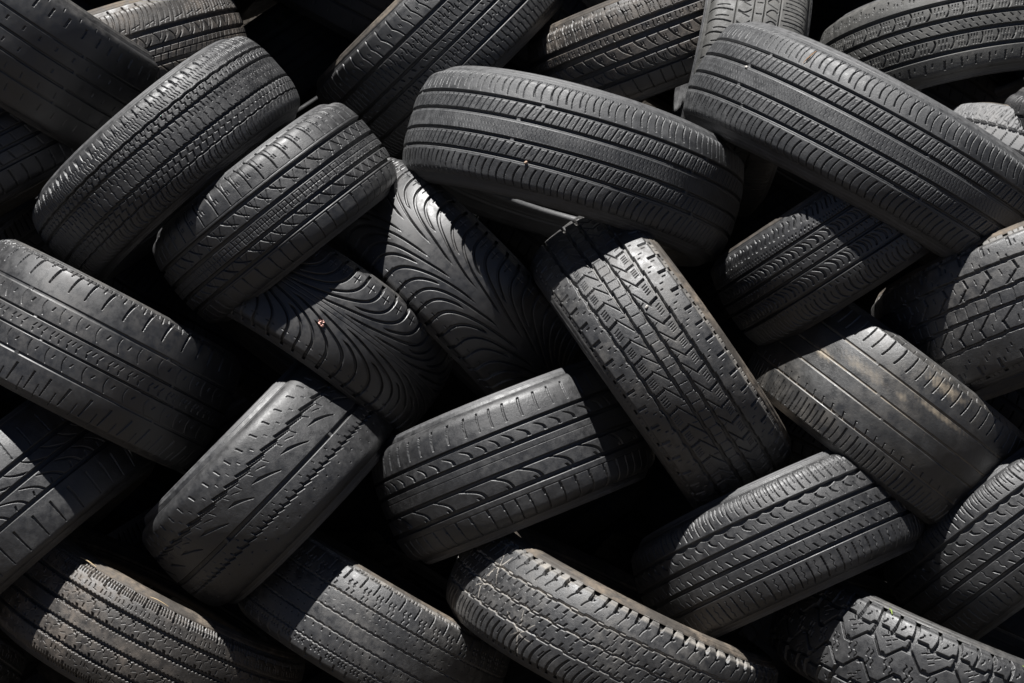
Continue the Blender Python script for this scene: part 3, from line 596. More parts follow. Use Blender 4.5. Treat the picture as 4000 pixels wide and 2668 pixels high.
# name, photo centre, axis angle, axis tilt, radius, half width, depth, tread pattern, materials, shoulder radius, roll, label
TYRES = [
    ('A', 'car_tyre', (48.7, 115.1), 55.45, 0.044, 0.3715, 0.1257, -0.08, p_smooth_dark, M_GLOSSY, M_SIDE, 0.02, 0, 0.018,
     'dark smooth tyre sloping from the top left corner, thin grooves and notched shoulder'),
    ('B', 'car_tyre', (456.2, 258.3), 108.18, 0.14, 0.3271, 0.1007, -0.3, p_arc_blocks, M_WARM, M_SIDE_TAN, 0.016, 0, 0.035,
     'brownish tyre at the top left behind two others, shoulder blocks cut by arcs'),
    ('C', 'car_tyre', (655.6, 624.6), 130.86, 0.087, 0.3345, 0.1024, 0.02, p_siped_allseason, M_NEUTRAL[0], M_SIDE_GREY, 0.03, 0, 0.018,
     'tyre at the upper left with pale slotted shoulder, wavy grooves and small stepped blocks'),
    ('D', 'car_tyre', (1076.7, 832.5), 128.36, 0.092, 0.2874, 0.1113, 0.05, p_cross_ribs, M_NEUTRAL[1], M_SIDE_GREY, 0.03, 0, 0.018,
     'tyre with curved triangle cuts and finely gridded centre, below the pale slotted shoulder tyre'),
    ('E', 'car_tyre', (1721.3, 158.8), 134.37, 0.144, 0.3414, 0.1267, -0.5, p_studded_ribs, M_NEUTRAL[2], M_SIDE_TAN, 0.012, 0, 0.03,
     'dark steep tyre at the top centre, straight deep grooves dotted with pale grit'),
    ('F', 'car_tyre', (2237.7, 661.1), 74.27, -0.04, 0.3944, 0.1152, -0.04, p_wide_summer, M_CHALK, M_SIDE_GREY, 0.02, 0, 0.028,
     'widest tyre in the upper middle, nearly level, closely cut shoulders and pale groove edges'),
    ('G', 'car_tyre', (2555.6, 161.6), 110.78, 0.099, 0.3241, 0.1052, -0.46, p_deep_h, M_WARM, M_SIDE_TAN, 0.016, 0, 0.03,
     'brown shouldered tyre with very deep black grooves, behind the wide level tyre'),
    ('H', 'car_tyre', (2868, 330), 168, 0, 0.326, 0.1113, -0.36, p_curved_ribs, M_GREY, M_SIDE_GREY, 0.03, 0, 0.018,
     'upright light grey tyre at the top, behind the wide sloping tyre'),
    ('I', 'car_tyre', (3397.3, 620.1), 60.74, 0.077, 0.4512, 0.1161, -0.04, p_wide_summer, M_CHALK, M_SIDE_GREY, 0.02, 300, 0.028,
     'big wide closely cut tyre sloping down to the right edge at the upper right'),
    ('J', 'car_tyre', (3707.5, 215.9), 99.86, -0.105, 0.3241, 0.1035, -0.3, p_comfort, M_GREY, M_SIDE_GREY, 0.02, 0, 0.018,
     'arched grey tyre in the top right corner with slotted shoulder and deep grooves'),
    ('K', 'car_tyre', (4096, 790), 62, -0.05, 0.3096, 0.1001, -0.05, p_winter_shoulder, M_PALE, M_SIDE_TAN, 0.012, 0, 0.018,
     'pale grey blocked tyre shoulder peeping out at the right edge above the wide tyre'),
    ('M', 'car_tyre', (-85.0, 649.0), 119.2, 0.131, 0.3099, 0.1007, -0.14, p_plain_siped, M_NEUTRAL[0], M_SIDE, 0.02, 0, 0.018,
     'shaded tyre end at the left edge under the dark smooth corner tyre'),
    ('N', 'car_tyre', (365.8, 1385.9), 62.6, -0.099, 0.3273, 0.134, 0.03, p_worn_slotted, M_GLOSSY, M_SIDE, 0.008, 0, 0.018,
     'nearly bald dark tyre at the left edge with square notched shoulder'),
    ('O', 'car_tyre', (1280.0, 1287.3), 55.41, -0.175, 0.2968, 0.1106, -0.02, p_arrow_back, M_GLOSSY, M_SIDE, 0.016, 0, 0.018,
     'left one of the two arrow grooved tyres near the middle, lower of the pair'),
    ('P', 'car_tyre', (1758.8, 1121.3), 45.34, -0.081, 0.335, 0.1152, -0.13, p_arrow_fwd, M_GLOSSY, M_SIDE, 0.016, 0, 0.018,
     'arrow grooved tyre with a bright sunlit patch, right one of the pair'),
    ('Q', 'light_truck_tyre', (2578.3, 1399.7), 35.01, 0.031, 0.3718, 0.1118, 0.04, p_truck, M_GRIT, M_SIDE_TAN, 0.006, 0, 0.03,
     'large steep tyre right of the centre with zigzag grooves and tan lugged sidewall'),
    ('R', 'car_tyre', (3277.8, 946.3), 122.86, -0.033, 0.2977, 0.1069, 0.04, p_eyebrows, M_NEUTRAL[2], M_SIDE_TAN, 0.018, 0, 0.018,
     'tyre with S cut bright shoulder and eyebrow slits, half shaded by the wide tyre'),
    ('S', 'light_truck_tyre', (4035.6, 1194.8), 110.16, -0.165, 0.3584, 0.1279, 0.06, p_truck_blocks, M_GRIT, M_SIDE_TAN, 0.014, 0, 0.03,
     'tyre at the right edge with stepped zigzag grooves and dusty tan shoulder'),
    ('T', 'car_tyre', (3464.1, 1607.9), 52.47, 0.076, 0.3276, 0.1297, 0.03, p_bald_dirty, M_MUD, M_SIDE, 0.008, 0, 0.018,
     'bald mud stained tyre on the right with thin slots along its shoulder'),
    ('U', 'car_tyre', (57.6, 1977.9), 131.18, 0.026, 0.3399, 0.1294, -0.01, p_sport_slash, M_NEUTRAL[2], M_SIDE, 0.02, 0, 0.018,
     'plain ribbed tyre at the left edge with long slashes, half in shadow'),
    ('V', 'car_tyre', (1054.6, 1865.2), 135.68, 0.069, 0.3129, 0.1191, 0.04, p_sawtooth, M_NEUTRAL[2], M_SIDE_GREY, 0.036, 0, 0.03,
     'worn tyre with saw toothed grooves and diagonal slashes, lower left of the centre'),
    ('W', 'car_tyre', (2004.6, 1801.8), 111.89, -0.076, 0.3168, 0.1255, 0.035, p_leaf_sport, M_NEUTRAL[0], M_SIDE_GREY, 0.03, 0, 0.028,
     'tyre in the lower middle with leaf shaped slashes between smooth grooves'),
    ('X', 'car_tyre', (3043.2, 2123.5), 114.34, -0.177, 0.3348, 0.1147, 0.075, p_touring, M_NEUTRAL[1], M_SIDE_GREY, 0.032, 0, 0.024,
     'tyre with four black grooves and a curved shadow across its left end'),
    ('Y', 'car_tyre', (3993.7, 2067.9), 126.39, -0.24, 0.3248, 0.1168, 0.05, p_touring, M_NEUTRAL[2], M_SIDE_GREY, 0.032, 200, 0.024,
     'tyre with four black grooves, cut by the right edge at the lower right'),
    ('Z', 'light_truck_tyre', (581.6, 2465.9), 62.03, -0.073, 0.3739, 0.104, -0.06, p_scalloped, M_WARM, M_SIDE_TAN, 0.008, 0, 0.03,
     'tyre in the lower left corner with scalloped ribs and a tan sidewall'),
    ('AA', 'car_tyre', (1456.9, 2443.0), 59.65, -0.09, 0.3258, 0.1054, -0.02, p_notched_worn, M_GRIT, M_SIDE_TAN, 0.012, 0, 0.015,
     'worn flat ribbed tyre at the bottom left of centre with notched pale shoulder'),
    ('BB', 'light_truck_tyre', (2387.9, 2474.4), 63.66, -0.009, 0.3871, 0.095, 0.09, p_stepped, M_GRIT, M_SIDE_TAN, 0.008, 0, 0.026,
     'tyre at the bottom centre with stepped lugs on a dusty tan shoulder'),
    ('CC', 'off_road_tyre', (3674.5, 2611.1), 68.25, 0.027, 0.3876, 0.0984, 0.12, p_lugged, M_NEUTRAL[0], M_SIDE, 0.012, 0, 0.018,
     'all terrain tyre in the bottom right corner with chunky interlocking blocks'),
    ('DD', 'light_truck_tyre', (-451.0, 2455.3), 58.86, -0.299, 0.3293, 0.11, -0.02, p_scalloped, M_NEUTRAL[1], M_SIDE, 0.012, 0, 0.018,
     'shaded shoulder corner of a tyre in the extreme bottom left corner'),
    ('', 'car_tyre', (4500, 480), 95, .15, .33, .085, .10, p_plain_siped, M_NEUTRAL[0], M_SIDE, .03, 0, .018, 'rounded dark tyre end cut by the right edge beside the pale blocked shoulder'),
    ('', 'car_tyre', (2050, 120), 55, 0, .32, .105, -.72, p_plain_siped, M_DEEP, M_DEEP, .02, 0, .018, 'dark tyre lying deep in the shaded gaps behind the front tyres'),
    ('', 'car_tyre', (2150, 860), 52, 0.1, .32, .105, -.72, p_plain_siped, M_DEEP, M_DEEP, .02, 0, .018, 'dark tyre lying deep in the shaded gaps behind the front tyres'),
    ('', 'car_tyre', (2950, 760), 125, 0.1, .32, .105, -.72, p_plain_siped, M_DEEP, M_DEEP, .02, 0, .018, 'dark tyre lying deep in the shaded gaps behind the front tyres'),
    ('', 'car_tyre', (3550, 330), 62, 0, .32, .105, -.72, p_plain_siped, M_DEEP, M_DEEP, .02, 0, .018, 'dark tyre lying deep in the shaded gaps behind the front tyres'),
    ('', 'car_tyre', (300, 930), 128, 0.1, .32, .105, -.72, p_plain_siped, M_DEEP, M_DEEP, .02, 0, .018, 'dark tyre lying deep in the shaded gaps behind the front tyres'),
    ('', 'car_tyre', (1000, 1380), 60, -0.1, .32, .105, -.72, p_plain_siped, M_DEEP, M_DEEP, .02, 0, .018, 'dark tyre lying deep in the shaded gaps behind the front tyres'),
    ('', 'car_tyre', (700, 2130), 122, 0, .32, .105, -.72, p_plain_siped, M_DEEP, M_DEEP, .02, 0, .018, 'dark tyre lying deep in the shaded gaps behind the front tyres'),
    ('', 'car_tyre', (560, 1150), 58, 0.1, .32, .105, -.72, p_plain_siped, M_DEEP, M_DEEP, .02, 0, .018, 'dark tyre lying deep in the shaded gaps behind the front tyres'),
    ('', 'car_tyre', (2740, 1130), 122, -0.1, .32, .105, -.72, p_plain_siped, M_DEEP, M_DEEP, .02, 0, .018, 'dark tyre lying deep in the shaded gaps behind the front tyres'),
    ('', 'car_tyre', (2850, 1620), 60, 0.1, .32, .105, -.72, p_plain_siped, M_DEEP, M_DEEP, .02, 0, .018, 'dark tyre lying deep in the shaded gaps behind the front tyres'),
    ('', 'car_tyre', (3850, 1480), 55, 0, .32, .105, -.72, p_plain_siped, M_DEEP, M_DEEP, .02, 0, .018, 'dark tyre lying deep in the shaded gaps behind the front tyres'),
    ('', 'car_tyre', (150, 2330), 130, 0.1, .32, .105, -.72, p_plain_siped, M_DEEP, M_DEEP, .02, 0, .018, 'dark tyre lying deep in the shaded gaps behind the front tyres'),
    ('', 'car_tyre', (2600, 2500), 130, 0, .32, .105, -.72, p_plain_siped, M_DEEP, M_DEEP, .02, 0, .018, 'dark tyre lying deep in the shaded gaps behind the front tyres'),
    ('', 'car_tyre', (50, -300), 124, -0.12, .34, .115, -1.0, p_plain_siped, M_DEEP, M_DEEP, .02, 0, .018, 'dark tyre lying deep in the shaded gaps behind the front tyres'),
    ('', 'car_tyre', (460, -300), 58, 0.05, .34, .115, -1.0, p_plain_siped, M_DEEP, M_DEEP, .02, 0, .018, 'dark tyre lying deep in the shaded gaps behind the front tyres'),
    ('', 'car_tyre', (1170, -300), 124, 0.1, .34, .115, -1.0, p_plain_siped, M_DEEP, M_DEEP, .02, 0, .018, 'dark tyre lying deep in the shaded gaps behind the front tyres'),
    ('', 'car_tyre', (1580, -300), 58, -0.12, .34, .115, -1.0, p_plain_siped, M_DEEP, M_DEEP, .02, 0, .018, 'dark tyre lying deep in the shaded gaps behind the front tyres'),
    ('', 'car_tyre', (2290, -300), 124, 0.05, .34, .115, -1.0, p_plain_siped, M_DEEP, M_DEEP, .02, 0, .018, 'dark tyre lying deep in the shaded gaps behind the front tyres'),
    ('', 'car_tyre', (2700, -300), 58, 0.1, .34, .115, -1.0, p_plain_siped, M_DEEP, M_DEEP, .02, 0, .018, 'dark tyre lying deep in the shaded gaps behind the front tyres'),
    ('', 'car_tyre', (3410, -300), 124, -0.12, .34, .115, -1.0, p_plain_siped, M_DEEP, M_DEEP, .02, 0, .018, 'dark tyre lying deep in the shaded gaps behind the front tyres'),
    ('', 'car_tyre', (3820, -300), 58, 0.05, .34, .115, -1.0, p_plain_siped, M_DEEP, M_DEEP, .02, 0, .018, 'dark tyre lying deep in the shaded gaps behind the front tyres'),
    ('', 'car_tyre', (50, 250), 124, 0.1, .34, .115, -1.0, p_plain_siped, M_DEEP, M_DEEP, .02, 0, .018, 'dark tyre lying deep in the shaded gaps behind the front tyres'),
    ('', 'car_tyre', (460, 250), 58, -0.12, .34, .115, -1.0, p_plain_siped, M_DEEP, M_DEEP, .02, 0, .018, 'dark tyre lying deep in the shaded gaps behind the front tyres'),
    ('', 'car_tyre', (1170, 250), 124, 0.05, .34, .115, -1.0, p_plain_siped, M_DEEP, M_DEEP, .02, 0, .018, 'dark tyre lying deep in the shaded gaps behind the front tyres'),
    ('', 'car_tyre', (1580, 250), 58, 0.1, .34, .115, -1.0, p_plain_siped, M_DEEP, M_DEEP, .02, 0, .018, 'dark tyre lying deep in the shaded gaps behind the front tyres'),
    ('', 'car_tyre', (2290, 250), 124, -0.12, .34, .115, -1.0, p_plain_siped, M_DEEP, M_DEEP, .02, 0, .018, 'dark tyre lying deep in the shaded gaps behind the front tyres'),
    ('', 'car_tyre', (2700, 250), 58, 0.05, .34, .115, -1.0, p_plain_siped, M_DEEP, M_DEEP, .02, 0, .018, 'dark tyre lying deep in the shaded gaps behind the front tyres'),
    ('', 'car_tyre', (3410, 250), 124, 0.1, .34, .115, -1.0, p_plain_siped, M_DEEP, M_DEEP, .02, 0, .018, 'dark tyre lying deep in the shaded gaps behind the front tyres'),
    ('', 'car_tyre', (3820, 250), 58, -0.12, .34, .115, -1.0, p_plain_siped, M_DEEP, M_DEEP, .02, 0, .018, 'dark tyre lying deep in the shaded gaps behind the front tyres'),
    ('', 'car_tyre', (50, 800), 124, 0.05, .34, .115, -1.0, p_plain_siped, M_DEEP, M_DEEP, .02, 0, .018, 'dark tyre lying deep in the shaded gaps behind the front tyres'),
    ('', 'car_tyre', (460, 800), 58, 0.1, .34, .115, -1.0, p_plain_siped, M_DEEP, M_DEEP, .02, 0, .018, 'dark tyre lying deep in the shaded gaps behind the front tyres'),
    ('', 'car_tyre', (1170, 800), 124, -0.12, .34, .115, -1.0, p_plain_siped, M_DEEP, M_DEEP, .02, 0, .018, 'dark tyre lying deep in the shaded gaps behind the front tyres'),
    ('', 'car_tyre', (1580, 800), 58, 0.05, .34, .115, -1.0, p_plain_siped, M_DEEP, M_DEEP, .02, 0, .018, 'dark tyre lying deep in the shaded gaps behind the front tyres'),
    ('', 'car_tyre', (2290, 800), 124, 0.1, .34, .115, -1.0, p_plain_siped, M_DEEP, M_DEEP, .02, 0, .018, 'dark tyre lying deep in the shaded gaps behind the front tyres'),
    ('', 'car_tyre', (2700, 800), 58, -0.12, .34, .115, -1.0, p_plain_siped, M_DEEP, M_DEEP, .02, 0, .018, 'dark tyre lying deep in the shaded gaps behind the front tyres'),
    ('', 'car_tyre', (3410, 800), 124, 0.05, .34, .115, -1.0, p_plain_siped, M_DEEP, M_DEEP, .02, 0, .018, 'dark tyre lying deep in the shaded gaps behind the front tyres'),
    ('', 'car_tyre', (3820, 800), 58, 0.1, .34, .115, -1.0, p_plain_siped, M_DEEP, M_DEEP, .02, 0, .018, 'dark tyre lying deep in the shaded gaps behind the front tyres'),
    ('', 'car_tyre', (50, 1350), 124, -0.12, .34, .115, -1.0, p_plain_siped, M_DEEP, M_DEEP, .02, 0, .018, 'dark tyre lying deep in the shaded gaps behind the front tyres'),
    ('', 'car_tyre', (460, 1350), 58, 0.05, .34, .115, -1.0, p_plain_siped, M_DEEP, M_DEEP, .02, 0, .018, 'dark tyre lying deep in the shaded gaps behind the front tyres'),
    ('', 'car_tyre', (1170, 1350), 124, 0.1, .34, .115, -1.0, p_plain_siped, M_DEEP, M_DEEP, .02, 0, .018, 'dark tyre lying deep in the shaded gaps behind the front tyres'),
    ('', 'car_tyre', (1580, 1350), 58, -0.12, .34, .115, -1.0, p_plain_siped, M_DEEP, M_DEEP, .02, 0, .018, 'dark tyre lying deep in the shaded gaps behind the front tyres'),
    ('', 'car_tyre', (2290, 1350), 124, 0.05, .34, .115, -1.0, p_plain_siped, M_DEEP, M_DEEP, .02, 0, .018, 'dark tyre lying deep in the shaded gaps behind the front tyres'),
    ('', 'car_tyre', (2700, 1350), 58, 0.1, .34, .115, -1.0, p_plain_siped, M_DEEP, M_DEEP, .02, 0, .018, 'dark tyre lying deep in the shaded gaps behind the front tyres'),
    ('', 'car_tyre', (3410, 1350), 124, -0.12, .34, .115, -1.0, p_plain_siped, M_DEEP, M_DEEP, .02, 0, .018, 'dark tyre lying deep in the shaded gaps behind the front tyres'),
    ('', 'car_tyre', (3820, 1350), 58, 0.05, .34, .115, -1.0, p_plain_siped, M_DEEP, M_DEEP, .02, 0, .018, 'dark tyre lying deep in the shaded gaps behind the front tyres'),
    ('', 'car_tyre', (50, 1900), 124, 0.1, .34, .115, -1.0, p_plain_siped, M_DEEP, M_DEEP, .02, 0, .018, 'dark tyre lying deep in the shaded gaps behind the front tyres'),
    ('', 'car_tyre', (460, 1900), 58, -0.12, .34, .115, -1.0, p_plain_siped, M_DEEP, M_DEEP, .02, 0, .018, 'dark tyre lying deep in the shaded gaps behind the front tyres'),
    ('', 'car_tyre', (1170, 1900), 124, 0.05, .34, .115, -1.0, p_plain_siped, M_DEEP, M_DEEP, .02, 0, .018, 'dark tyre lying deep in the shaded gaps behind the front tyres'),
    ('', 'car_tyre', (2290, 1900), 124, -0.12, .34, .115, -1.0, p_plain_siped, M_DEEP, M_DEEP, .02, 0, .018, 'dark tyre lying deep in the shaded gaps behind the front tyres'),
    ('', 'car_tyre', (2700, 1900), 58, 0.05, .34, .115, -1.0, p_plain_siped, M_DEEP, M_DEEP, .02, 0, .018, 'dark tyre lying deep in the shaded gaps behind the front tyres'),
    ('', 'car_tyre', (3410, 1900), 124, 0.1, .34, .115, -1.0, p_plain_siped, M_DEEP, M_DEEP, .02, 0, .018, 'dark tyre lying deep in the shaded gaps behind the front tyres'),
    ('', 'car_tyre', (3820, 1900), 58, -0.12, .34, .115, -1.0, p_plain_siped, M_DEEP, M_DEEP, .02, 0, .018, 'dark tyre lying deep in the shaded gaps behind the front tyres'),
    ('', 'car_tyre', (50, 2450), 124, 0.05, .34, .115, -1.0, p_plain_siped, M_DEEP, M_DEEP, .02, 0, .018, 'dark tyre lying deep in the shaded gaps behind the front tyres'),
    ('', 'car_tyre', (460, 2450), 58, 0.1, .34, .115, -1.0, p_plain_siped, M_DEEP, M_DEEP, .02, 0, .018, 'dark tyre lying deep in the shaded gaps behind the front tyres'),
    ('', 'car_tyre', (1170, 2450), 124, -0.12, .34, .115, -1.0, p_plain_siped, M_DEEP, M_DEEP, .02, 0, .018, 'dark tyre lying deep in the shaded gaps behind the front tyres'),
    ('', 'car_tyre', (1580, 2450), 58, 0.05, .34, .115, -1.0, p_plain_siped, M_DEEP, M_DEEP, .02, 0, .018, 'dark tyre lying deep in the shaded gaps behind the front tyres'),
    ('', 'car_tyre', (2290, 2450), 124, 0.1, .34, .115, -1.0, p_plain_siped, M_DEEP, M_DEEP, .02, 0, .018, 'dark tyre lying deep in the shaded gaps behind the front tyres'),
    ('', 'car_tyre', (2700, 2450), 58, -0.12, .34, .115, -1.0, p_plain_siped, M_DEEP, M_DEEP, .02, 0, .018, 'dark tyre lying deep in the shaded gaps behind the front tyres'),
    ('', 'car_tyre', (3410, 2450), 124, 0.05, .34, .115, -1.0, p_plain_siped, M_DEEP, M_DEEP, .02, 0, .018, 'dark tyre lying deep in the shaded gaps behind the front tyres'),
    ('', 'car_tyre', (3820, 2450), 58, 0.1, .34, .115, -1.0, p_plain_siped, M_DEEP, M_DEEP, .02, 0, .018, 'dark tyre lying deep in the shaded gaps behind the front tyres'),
    ('', 'car_tyre', (900, -330), 60, .05, .34, .115, -0.62, p_plain_siped, M_DEEP, M_DEEP, .02, 0, .018, 'unseen tyre added above the front tyres to shade the gaps'),  # upper rows: out-of-view tyres added as shadow casters over the gaps
    ('', 'car_tyre', (300, -520), 125, .05, .34, .115, -0.25, p_plain_siped, M_DEEP, M_DEEP, .02, 0, .018, 'unseen tyre added above the front tyres to shade the gaps'),
    ('', 'car_tyre', (1450, -620), 125, .05, .34, .115, -0.65, p_plain_siped, M_DEEP, M_DEEP, .02, 0, .018, 'unseen tyre added above the front tyres to shade the gaps'),
    ('', 'car_tyre', (2050, -480), 58, .05, .34, .115, -0.65, p_plain_siped, M_DEEP, M_DEEP, .02, 0, .018, 'unseen tyre added above the front tyres to shade the gaps'),
    ('', 'car_tyre', (2750, -520), 125, .05, .34, .115, -0.42, p_plain_siped, M_DEEP, M_DEEP, .02, 0, .018, 'unseen tyre added above the front tyres to shade the gaps'),
    ('', 'car_tyre', (3400, -480), 60, .05, .34, .115, -0.4, p_plain_siped, M_DEEP, M_DEEP, .02, 0, .018, 'unseen tyre added above the front tyres to shade the gaps'),
    ('', 'car_tyre', (4000, -520), 122, .05, .34, .115, -0.35, p_plain_siped, M_DEEP, M_DEEP, .02, 0, .018, 'unseen tyre added above the front tyres to shade the gaps'),
    ('', 'car_tyre', (600, -900), 60, .05, .34, .115, -0.4, p_plain_siped, M_DEEP, M_DEEP, .02, 0, .018, 'unseen tyre added above the front tyres to shade the gaps'),
    ('', 'car_tyre', (1200, -950), 122, .05, .34, .115, -0.4, p_plain_siped, M_DEEP, M_DEEP, .02, 0, .018, 'unseen tyre added above the front tyres to shade the gaps'),
    ('', 'car_tyre', (1900, -900), 60, .05, .34, .115, -0.5, p_plain_siped, M_DEEP, M_DEEP, .02, 0, .018, 'unseen tyre added above the front tyres to shade the gaps'),
    ('', 'car_tyre', (2600, -980), 122, .05, .34, .115, -0.5, p_plain_siped, M_DEEP, M_DEEP, .02, 0, .018, 'unseen tyre added above the front tyres to shade the gaps'),
    ('', 'car_tyre', (3300, -950), 60, .05, .34, .115, -0.5, p_plain_siped, M_DEEP, M_DEEP, .02, 0, .018, 'unseen tyre added above the front tyres to shade the gaps'),
    ('', 'car_tyre', (3900, -980), 125, .05, .34, .115, -0.45, p_plain_siped, M_DEEP, M_DEEP, .02, 0, .018, 'unseen tyre added above the front tyres to shade the gaps'),
    ('', 'car_tyre', (0, -1000), 125, .05, .34, .115, -0.4, p_plain_siped, M_DEEP, M_DEEP, .02, 0, .018, 'unseen tyre added above the front tyres to shade the gaps'),
    ('', 'car_tyre', (560, -400), 128, .05, .33, .11, -.50, p_comfort, M_GREY, M_SIDE, .02, 0, .018, 'grey shoulder of a tyre peeping in at the top edge above the brownish tyre'),
    ('', 'car_tyre', (1490, 10), 62, .1, .33, .11, -.65, p_smooth_dark, M_DEEP, M_DEEP, .01, 0, .018, 'dark chipped tyre edge in the black gap at the top left of the centre'),
    ('', 'car_tyre', (2560, -245), 128, .05, .33, .11, -.62, p_bald_dirty, M_GREY, M_SIDE, .02, 0, .018, 'pale bald bit of tyre at the top edge between the steep and brown shouldered tyres'),
]

for key, nm, px, phi, az, R, T, dep, pat, mt, ms, rho, roll, bulge, label in TYRES:
    make_tyre(key, nm, label, px, phi, az, R, T, dep, pat, mt, ms, rho=rho, roll=roll, bulge=bulge)

# ------------------------------------------------------------------ small litter lying on the tyres
def on_tyre(key, x, y):
    """the point of a tyre's tread or side that shows at photo position x, y; its normal; the along-tread direction"""
    root, cen, a, e1, e2, px_, pr_, nx, nr, Q, qe = GEO[key]
    th = np.linspace(-1.6, 1.6, 1400); best = None
    rad = np.outer(np.sin(th), e1) + np.outer(np.cos(th), e2)
    for i in range(0, len(Q), 2):
        p = cen + a * px_[i] + pr_[i] * rad; k = FP / (D0 - p[:, 2])
        d = (2000 + p[:, 0] * k - x) ** 2 + (1334 - p[:, 1] * k - y) ** 2
        d = d + (((a * nx[i] + nr[i] * rad) * (np.array([0, 0, D0]) - p)).sum(1) < 0) * 1e9
        j = int(d.argmin())
        if best is None or d[j] < best[0]: best = (d[j], p[j], a * nx[i] + nr[i] * rad[j], np.cos(th[j]) * e1 - np.sin(th[j]) * e2)
    n = best[2] / np.linalg.norm(best[2]); w = lambda v: Vector(cam_to_world(v) - np.array([0, 0, Z0]))
    return Vector(cam_to_world(best[1])), w(n), w(best[3])

def plain(name, col, rough=.7):
    m = bpy.data.materials.new(name); m.use_nodes = True
    nt = m.node_tree; b = nt.nodes['Principled BSDF']; b.inputs['Roughness'].default_value = rough
    n = nt.nodes.new('ShaderNodeTexNoise'); n.inputs['Scale'].default_value = 300
    r = nt.nodes.new('ShaderNodeMix'); r.data_type = 'RGBA'
    r.inputs[6].default_value = (*[c * .7 for c in col], 1); r.inputs[7].default_value = (*[min(1, c * 1.2) for c in col], 1)
    nt.links.new(n.outputs[0], r.inputs[0]); nt.links.new(r.outputs[2], b.inputs['Base Color'])
    return m

def frame(n, t, ang=0.):
    t = (t - n * t.dot(n)).normalized(); b = n.cross(t)
    t2 = t * math.cos(ang) + b * math.sin(ang); b2 = n.cross(t2)
    return Matrix((t2, b2, n)).transposed().to_4x4()

def stone(key, x, y, size, mat, label, name='pebble', seed=1):
    p, n, t = on_tyre(key, x, y); rnd = random.Random(seed)
    th = np.linspace(0, np.pi, 9); ph = np.arange(12) / 12 * 2 * np.pi
    co = []
    for a_ in th:
        for b_ in ph:
            r = size * (1 + .22 * math.sin(3 * a_ + seed) * math.cos(2 * b_ + seed) + .12 * math.sin(5 * b_ + a_ * 4))
            co.append((r * 1.25 * math.sin(a_) * math.cos(b_), r * .85 * math.sin(a_) * math.sin(b_), r * .7 * math.cos(a_)))
    o = bpy.data.objects.new(name, raw_mesh(name, np.array(co), grid_quads(9, 12, flip=True))); link(o)
    o.matrix_world = Matrix.Translation(p + n * size * .35) @ frame(n, t, rnd.uniform(0, 3)); o.data.materials.append(mat)
    o['label'] = label; o['category'] = name.replace('_', ' ').split()[-1]
    return o

def blade(key, pts, width, mat, label, name, cat, lift=.002):
    """a thin stalk or leaf laid along photo points on a tyre"""
    P_ = [on_tyre(key, *q) for q in pts]
    path = []; m = 14
    for i in range(m + 1):
        f = i / m * (len(P_) - 1); j = min(int(f), len(P_) - 2); g = f - j
        path.append((P_[j][0].lerp(P_[j + 1][0], g) + P_[j][1] * (lift + .003 * math.sin(math.pi * i / m)), P_[j][1]))
    co = []
    for i, (q, n) in enumerate(path):
        d = (path[min(i + 1, m)][0] - path[max(i - 1, 0)][0]).normalized(); s_ = d.cross(n).normalized()
        w_ = width * (.35 + .65 * math.sin(math.pi * (i + .6) / (m + 1.2)))
        for k in range(6):
            a_ = k / 6 * 2 * math.pi
            co.append(q + s_ * math.cos(a_) * w_ + n * math.sin(a_) * w_ * .45)
    org = path[m // 2][0]
    o = bpy.data.objects.new(name, raw_mesh(name, np.array([c - org for c in co]), grid_quads(m + 1, 6))); link(o)
    o.location = org; o.data.materials.append(mat); o['label'] = label; o['category'] = cat
    return o

M_STRAW = plain('dry_straw', (.42, .32, .19)); M_PETAL = plain('pink_petal', (.72, .42, .36)); M_STONE = plain('pale_stone', (.55, .52, .48))
M_BROWNSTONE = plain('tan_stone', (.42, .30, .22)); M_LEAF = plain('green_leaf', (.22, .30, .06)); M_NEEDLE = plain('rust_needle', (.28, .15, .06))
stone('I', 2917, 262, .0036, M_STONE, 'tiny white pebble stuck in a groove of the big sloping wide tyre', seed=2)
stone('F', 2055, 636, .0034, M_BROWNSTONE, 'tiny tan pebble in the lower groove of the nearly level wide tyre', seed=3)
stone('Q', 2525, 1200, .0034, M_STONE, 'tiny white pebble on the steep zigzag grooved tyre', seed=5)
pp, pn, pt = on_tyre('O', 1256, 1264)
bl = bpy.data.objects.new('blossom', None); link(bl); bl.matrix_world = Matrix.Translation(pp + pn * .003) @ frame(pn, pt)
bl.empty_display_size = .01; bl['label'] = 'small pink blossom scrap lying on the left arrow grooved tyre'; bl['category'] = 'blossom'
for i, (dx_, dy_, sz) in enumerate([(-.0045, .003, .004), (.002, .002, .0044), (.0, -.005, .0036), (.006, -.003, .0034)]):
    rr_ = np.linspace(0, 1, 6); ph_ = np.arange(10) / 10 * 2 * np.pi
    co = [(sz * r * math.cos(b_) * 1.1 + dx_, sz * r * math.sin(b_) * .8 + dy_, .35 * sz * r * r + .0012 * math.sin(2 * b_ + i) * r + .0005 * i) for r in rr_ for b_ in ph_]
    co2 = co + [(x_, y_, z_ - .0006) for x_, y_, z_ in co[::-1]]
    o = bpy.data.objects.new('petal', raw_mesh('petal', np.array(co2), grid_quads(12, 10))); link(o); o.parent = bl; o.data.materials.append(M_PETAL)
blade('Z', [(318, 2176), (350, 2184), (392, 2197)], .0016, M_STRAW, 'upper short dry straw on the tan sidewall of the scalloped rib tyre', 'straw', 'straw', lift=.004)
blade('Z', [(592, 2323), (620, 2337), (664, 2357)], .0016, M_STRAW, 'lower short dry straw on the tan sidewall of the scalloped rib tyre', 'straw', 'straw', lift=.006)
blade('I', [(3190, 202), (3165, 225), (3137, 250)], .0014, M_NEEDLE, 'rust coloured needle lying across the upper shoulder of the sloping wide tyre', 'pine_needle', 'needle')
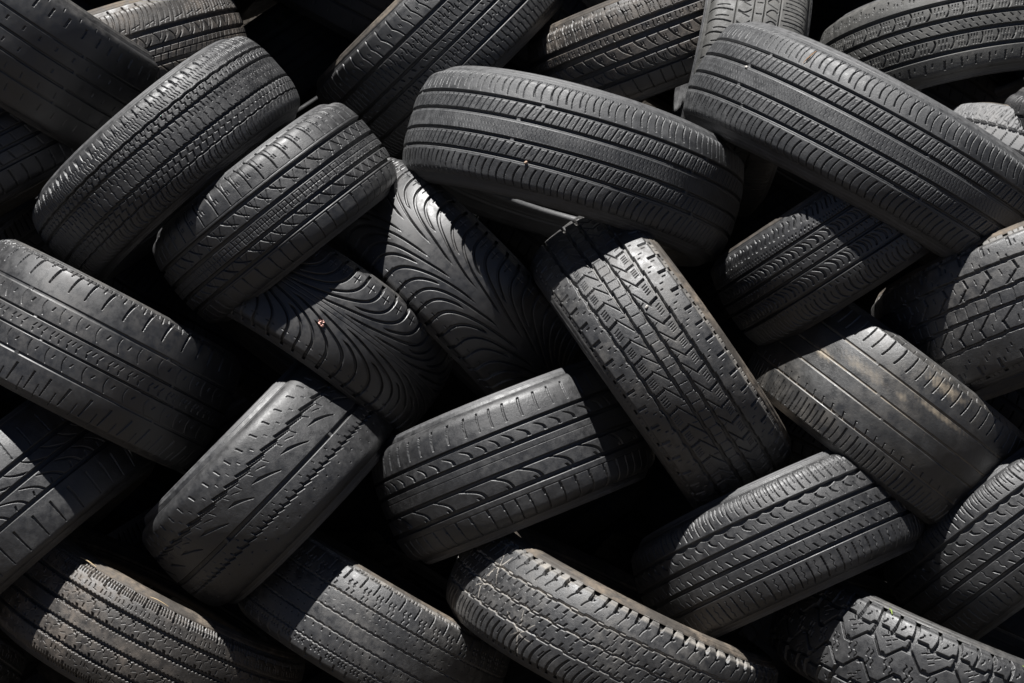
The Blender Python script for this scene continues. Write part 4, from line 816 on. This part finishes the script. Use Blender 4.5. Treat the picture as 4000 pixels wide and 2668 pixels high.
blade('CC', [(3474, 2382), (3478, 2394), (3484, 2406)], .0022, M_LEAF, 'tiny green leaf shred on the chunky shoulder of the all terrain tyre', 'leaf', 'leaf', lift=.004)
blade('CC', [(3988, 2606), (3994, 2614), (4000, 2622)], .0022, M_LEAF, 'tiny green leaf shred at the right edge on the all terrain tyre', 'leaf', 'leaf', lift=.004)


# ------------------------------------------------------------------ ground the pile stands on, with a bank added behind to keep skylight out of the gaps
def soil():
    m = bpy.data.materials.new('dry_soil'); m.use_nodes = True
    nt = m.node_tree; N = nt.nodes; L = nt.links; b = N['Principled BSDF']
    tc = N.new('ShaderNodeTexCoord')
    n1 = N.new('ShaderNodeTexNoise'); n1.inputs['Scale'].default_value = 3; n1.inputs['Detail'].default_value = 8
    n2 = N.new('ShaderNodeTexNoise'); n2.inputs['Scale'].default_value = 60; n2.inputs['Detail'].default_value = 4
    L.new(tc.outputs['Object'], n1.inputs[0]); L.new(tc.outputs['Object'], n2.inputs[0])
    r = N.new('ShaderNodeValToRGB'); r.color_ramp.elements[0].color = (.022, .018, .014, 1); r.color_ramp.elements[1].color = (.05, .041, .031, 1)
    r.color_ramp.elements[0].position = .3; r.color_ramp.elements[1].position = .7
    L.new(n1.outputs[0], r.inputs[0]); L.new(r.outputs[0], b.inputs['Base Color'])
    bp = N.new('ShaderNodeBump'); bp.inputs['Strength'].default_value = .6; bp.inputs['Distance'].default_value = .02
    L.new(n2.outputs[0], bp.inputs['Height']); L.new(bp.outputs[0], b.inputs['Normal'])
    b.inputs['Roughness'].default_value = .95
    return m
gx = np.linspace(-14, 14, 113); gy = np.concatenate([np.linspace(-14, 0, 40), np.linspace(.1, 6, 60)])
GX, GY = np.meshgrid(gx, gy)
rise = np.clip((GY - 1.25) / 1.1, 0, 1); GZ = 3.6 * rise * rise * (3 - 2 * rise)
GZ = GZ + .03 * np.sin(GX * 2.1 + GY) * np.cos(GY * 1.7) + .015 * np.sin(GX * 7 + 2) * np.sin(GY * 6)
co = np.stack([GX, GY, GZ], -1).reshape(-1, 3)
g = bpy.data.objects.new('ground', raw_mesh('ground', co, grid_quads(len(gy), len(gx), closed=False))); link(g)
g.data.materials.append(soil()); g['kind'] = 'structure'

# ------------------------------------------------------------------ camera, sun, sky
cam = bpy.data.objects.new('camera', bpy.data.cameras.new('camera')); link(cam)
cam.location = (0, -D0, Z0); cam.rotation_euler = (math.radians(90), 0, 0)
cam.data.lens = LENS; cam.data.sensor_width = 36; cam.data.clip_start = .05; cam.data.clip_end = 500
bpy.context.scene.camera = cam
SUN = Vector(SUN_DIR).normalized()
sun = bpy.data.objects.new('sun', bpy.data.lights.new('sun', 'SUN')); link(sun)
sun.data.energy = SUN_E; sun.data.angle = math.radians(.5); sun.data.color = (1, .985, .965)
sun.rotation_euler = SUN.to_track_quat('Z', 'Y').to_euler(); sun.location = (-2, -6, 6)
w = bpy.data.worlds.new('World'); bpy.context.scene.world = w; w.use_nodes = True
nt = w.node_tree; bg = nt.nodes['Background']
sky = nt.nodes.new('ShaderNodeTexSky'); sky.sky_type = 'NISHITA'; sky.sun_disc = False
sky.sun_elevation = math.asin(SUN.z); sky.sun_rotation = math.atan2(SUN.x, SUN.y)
nt.links.new(sky.outputs[0], bg.inputs[0]); bg.inputs[1].default_value = SKY_E
sky.altitude = 4000; sky.air_density = .14; sky.dust_density = .1
sc = bpy.context.scene
sc.view_settings.view_transform = 'Standard'; sc.view_settings.look = 'None'
sc.view_settings.exposure = EXPO; sc.view_settings.gamma = 1; sc.view_settings.use_curve_mapping = False
sc.render.engine = 'CYCLES'; sc.cycles.use_denoising = True; sc.cycles.max_bounces = 5
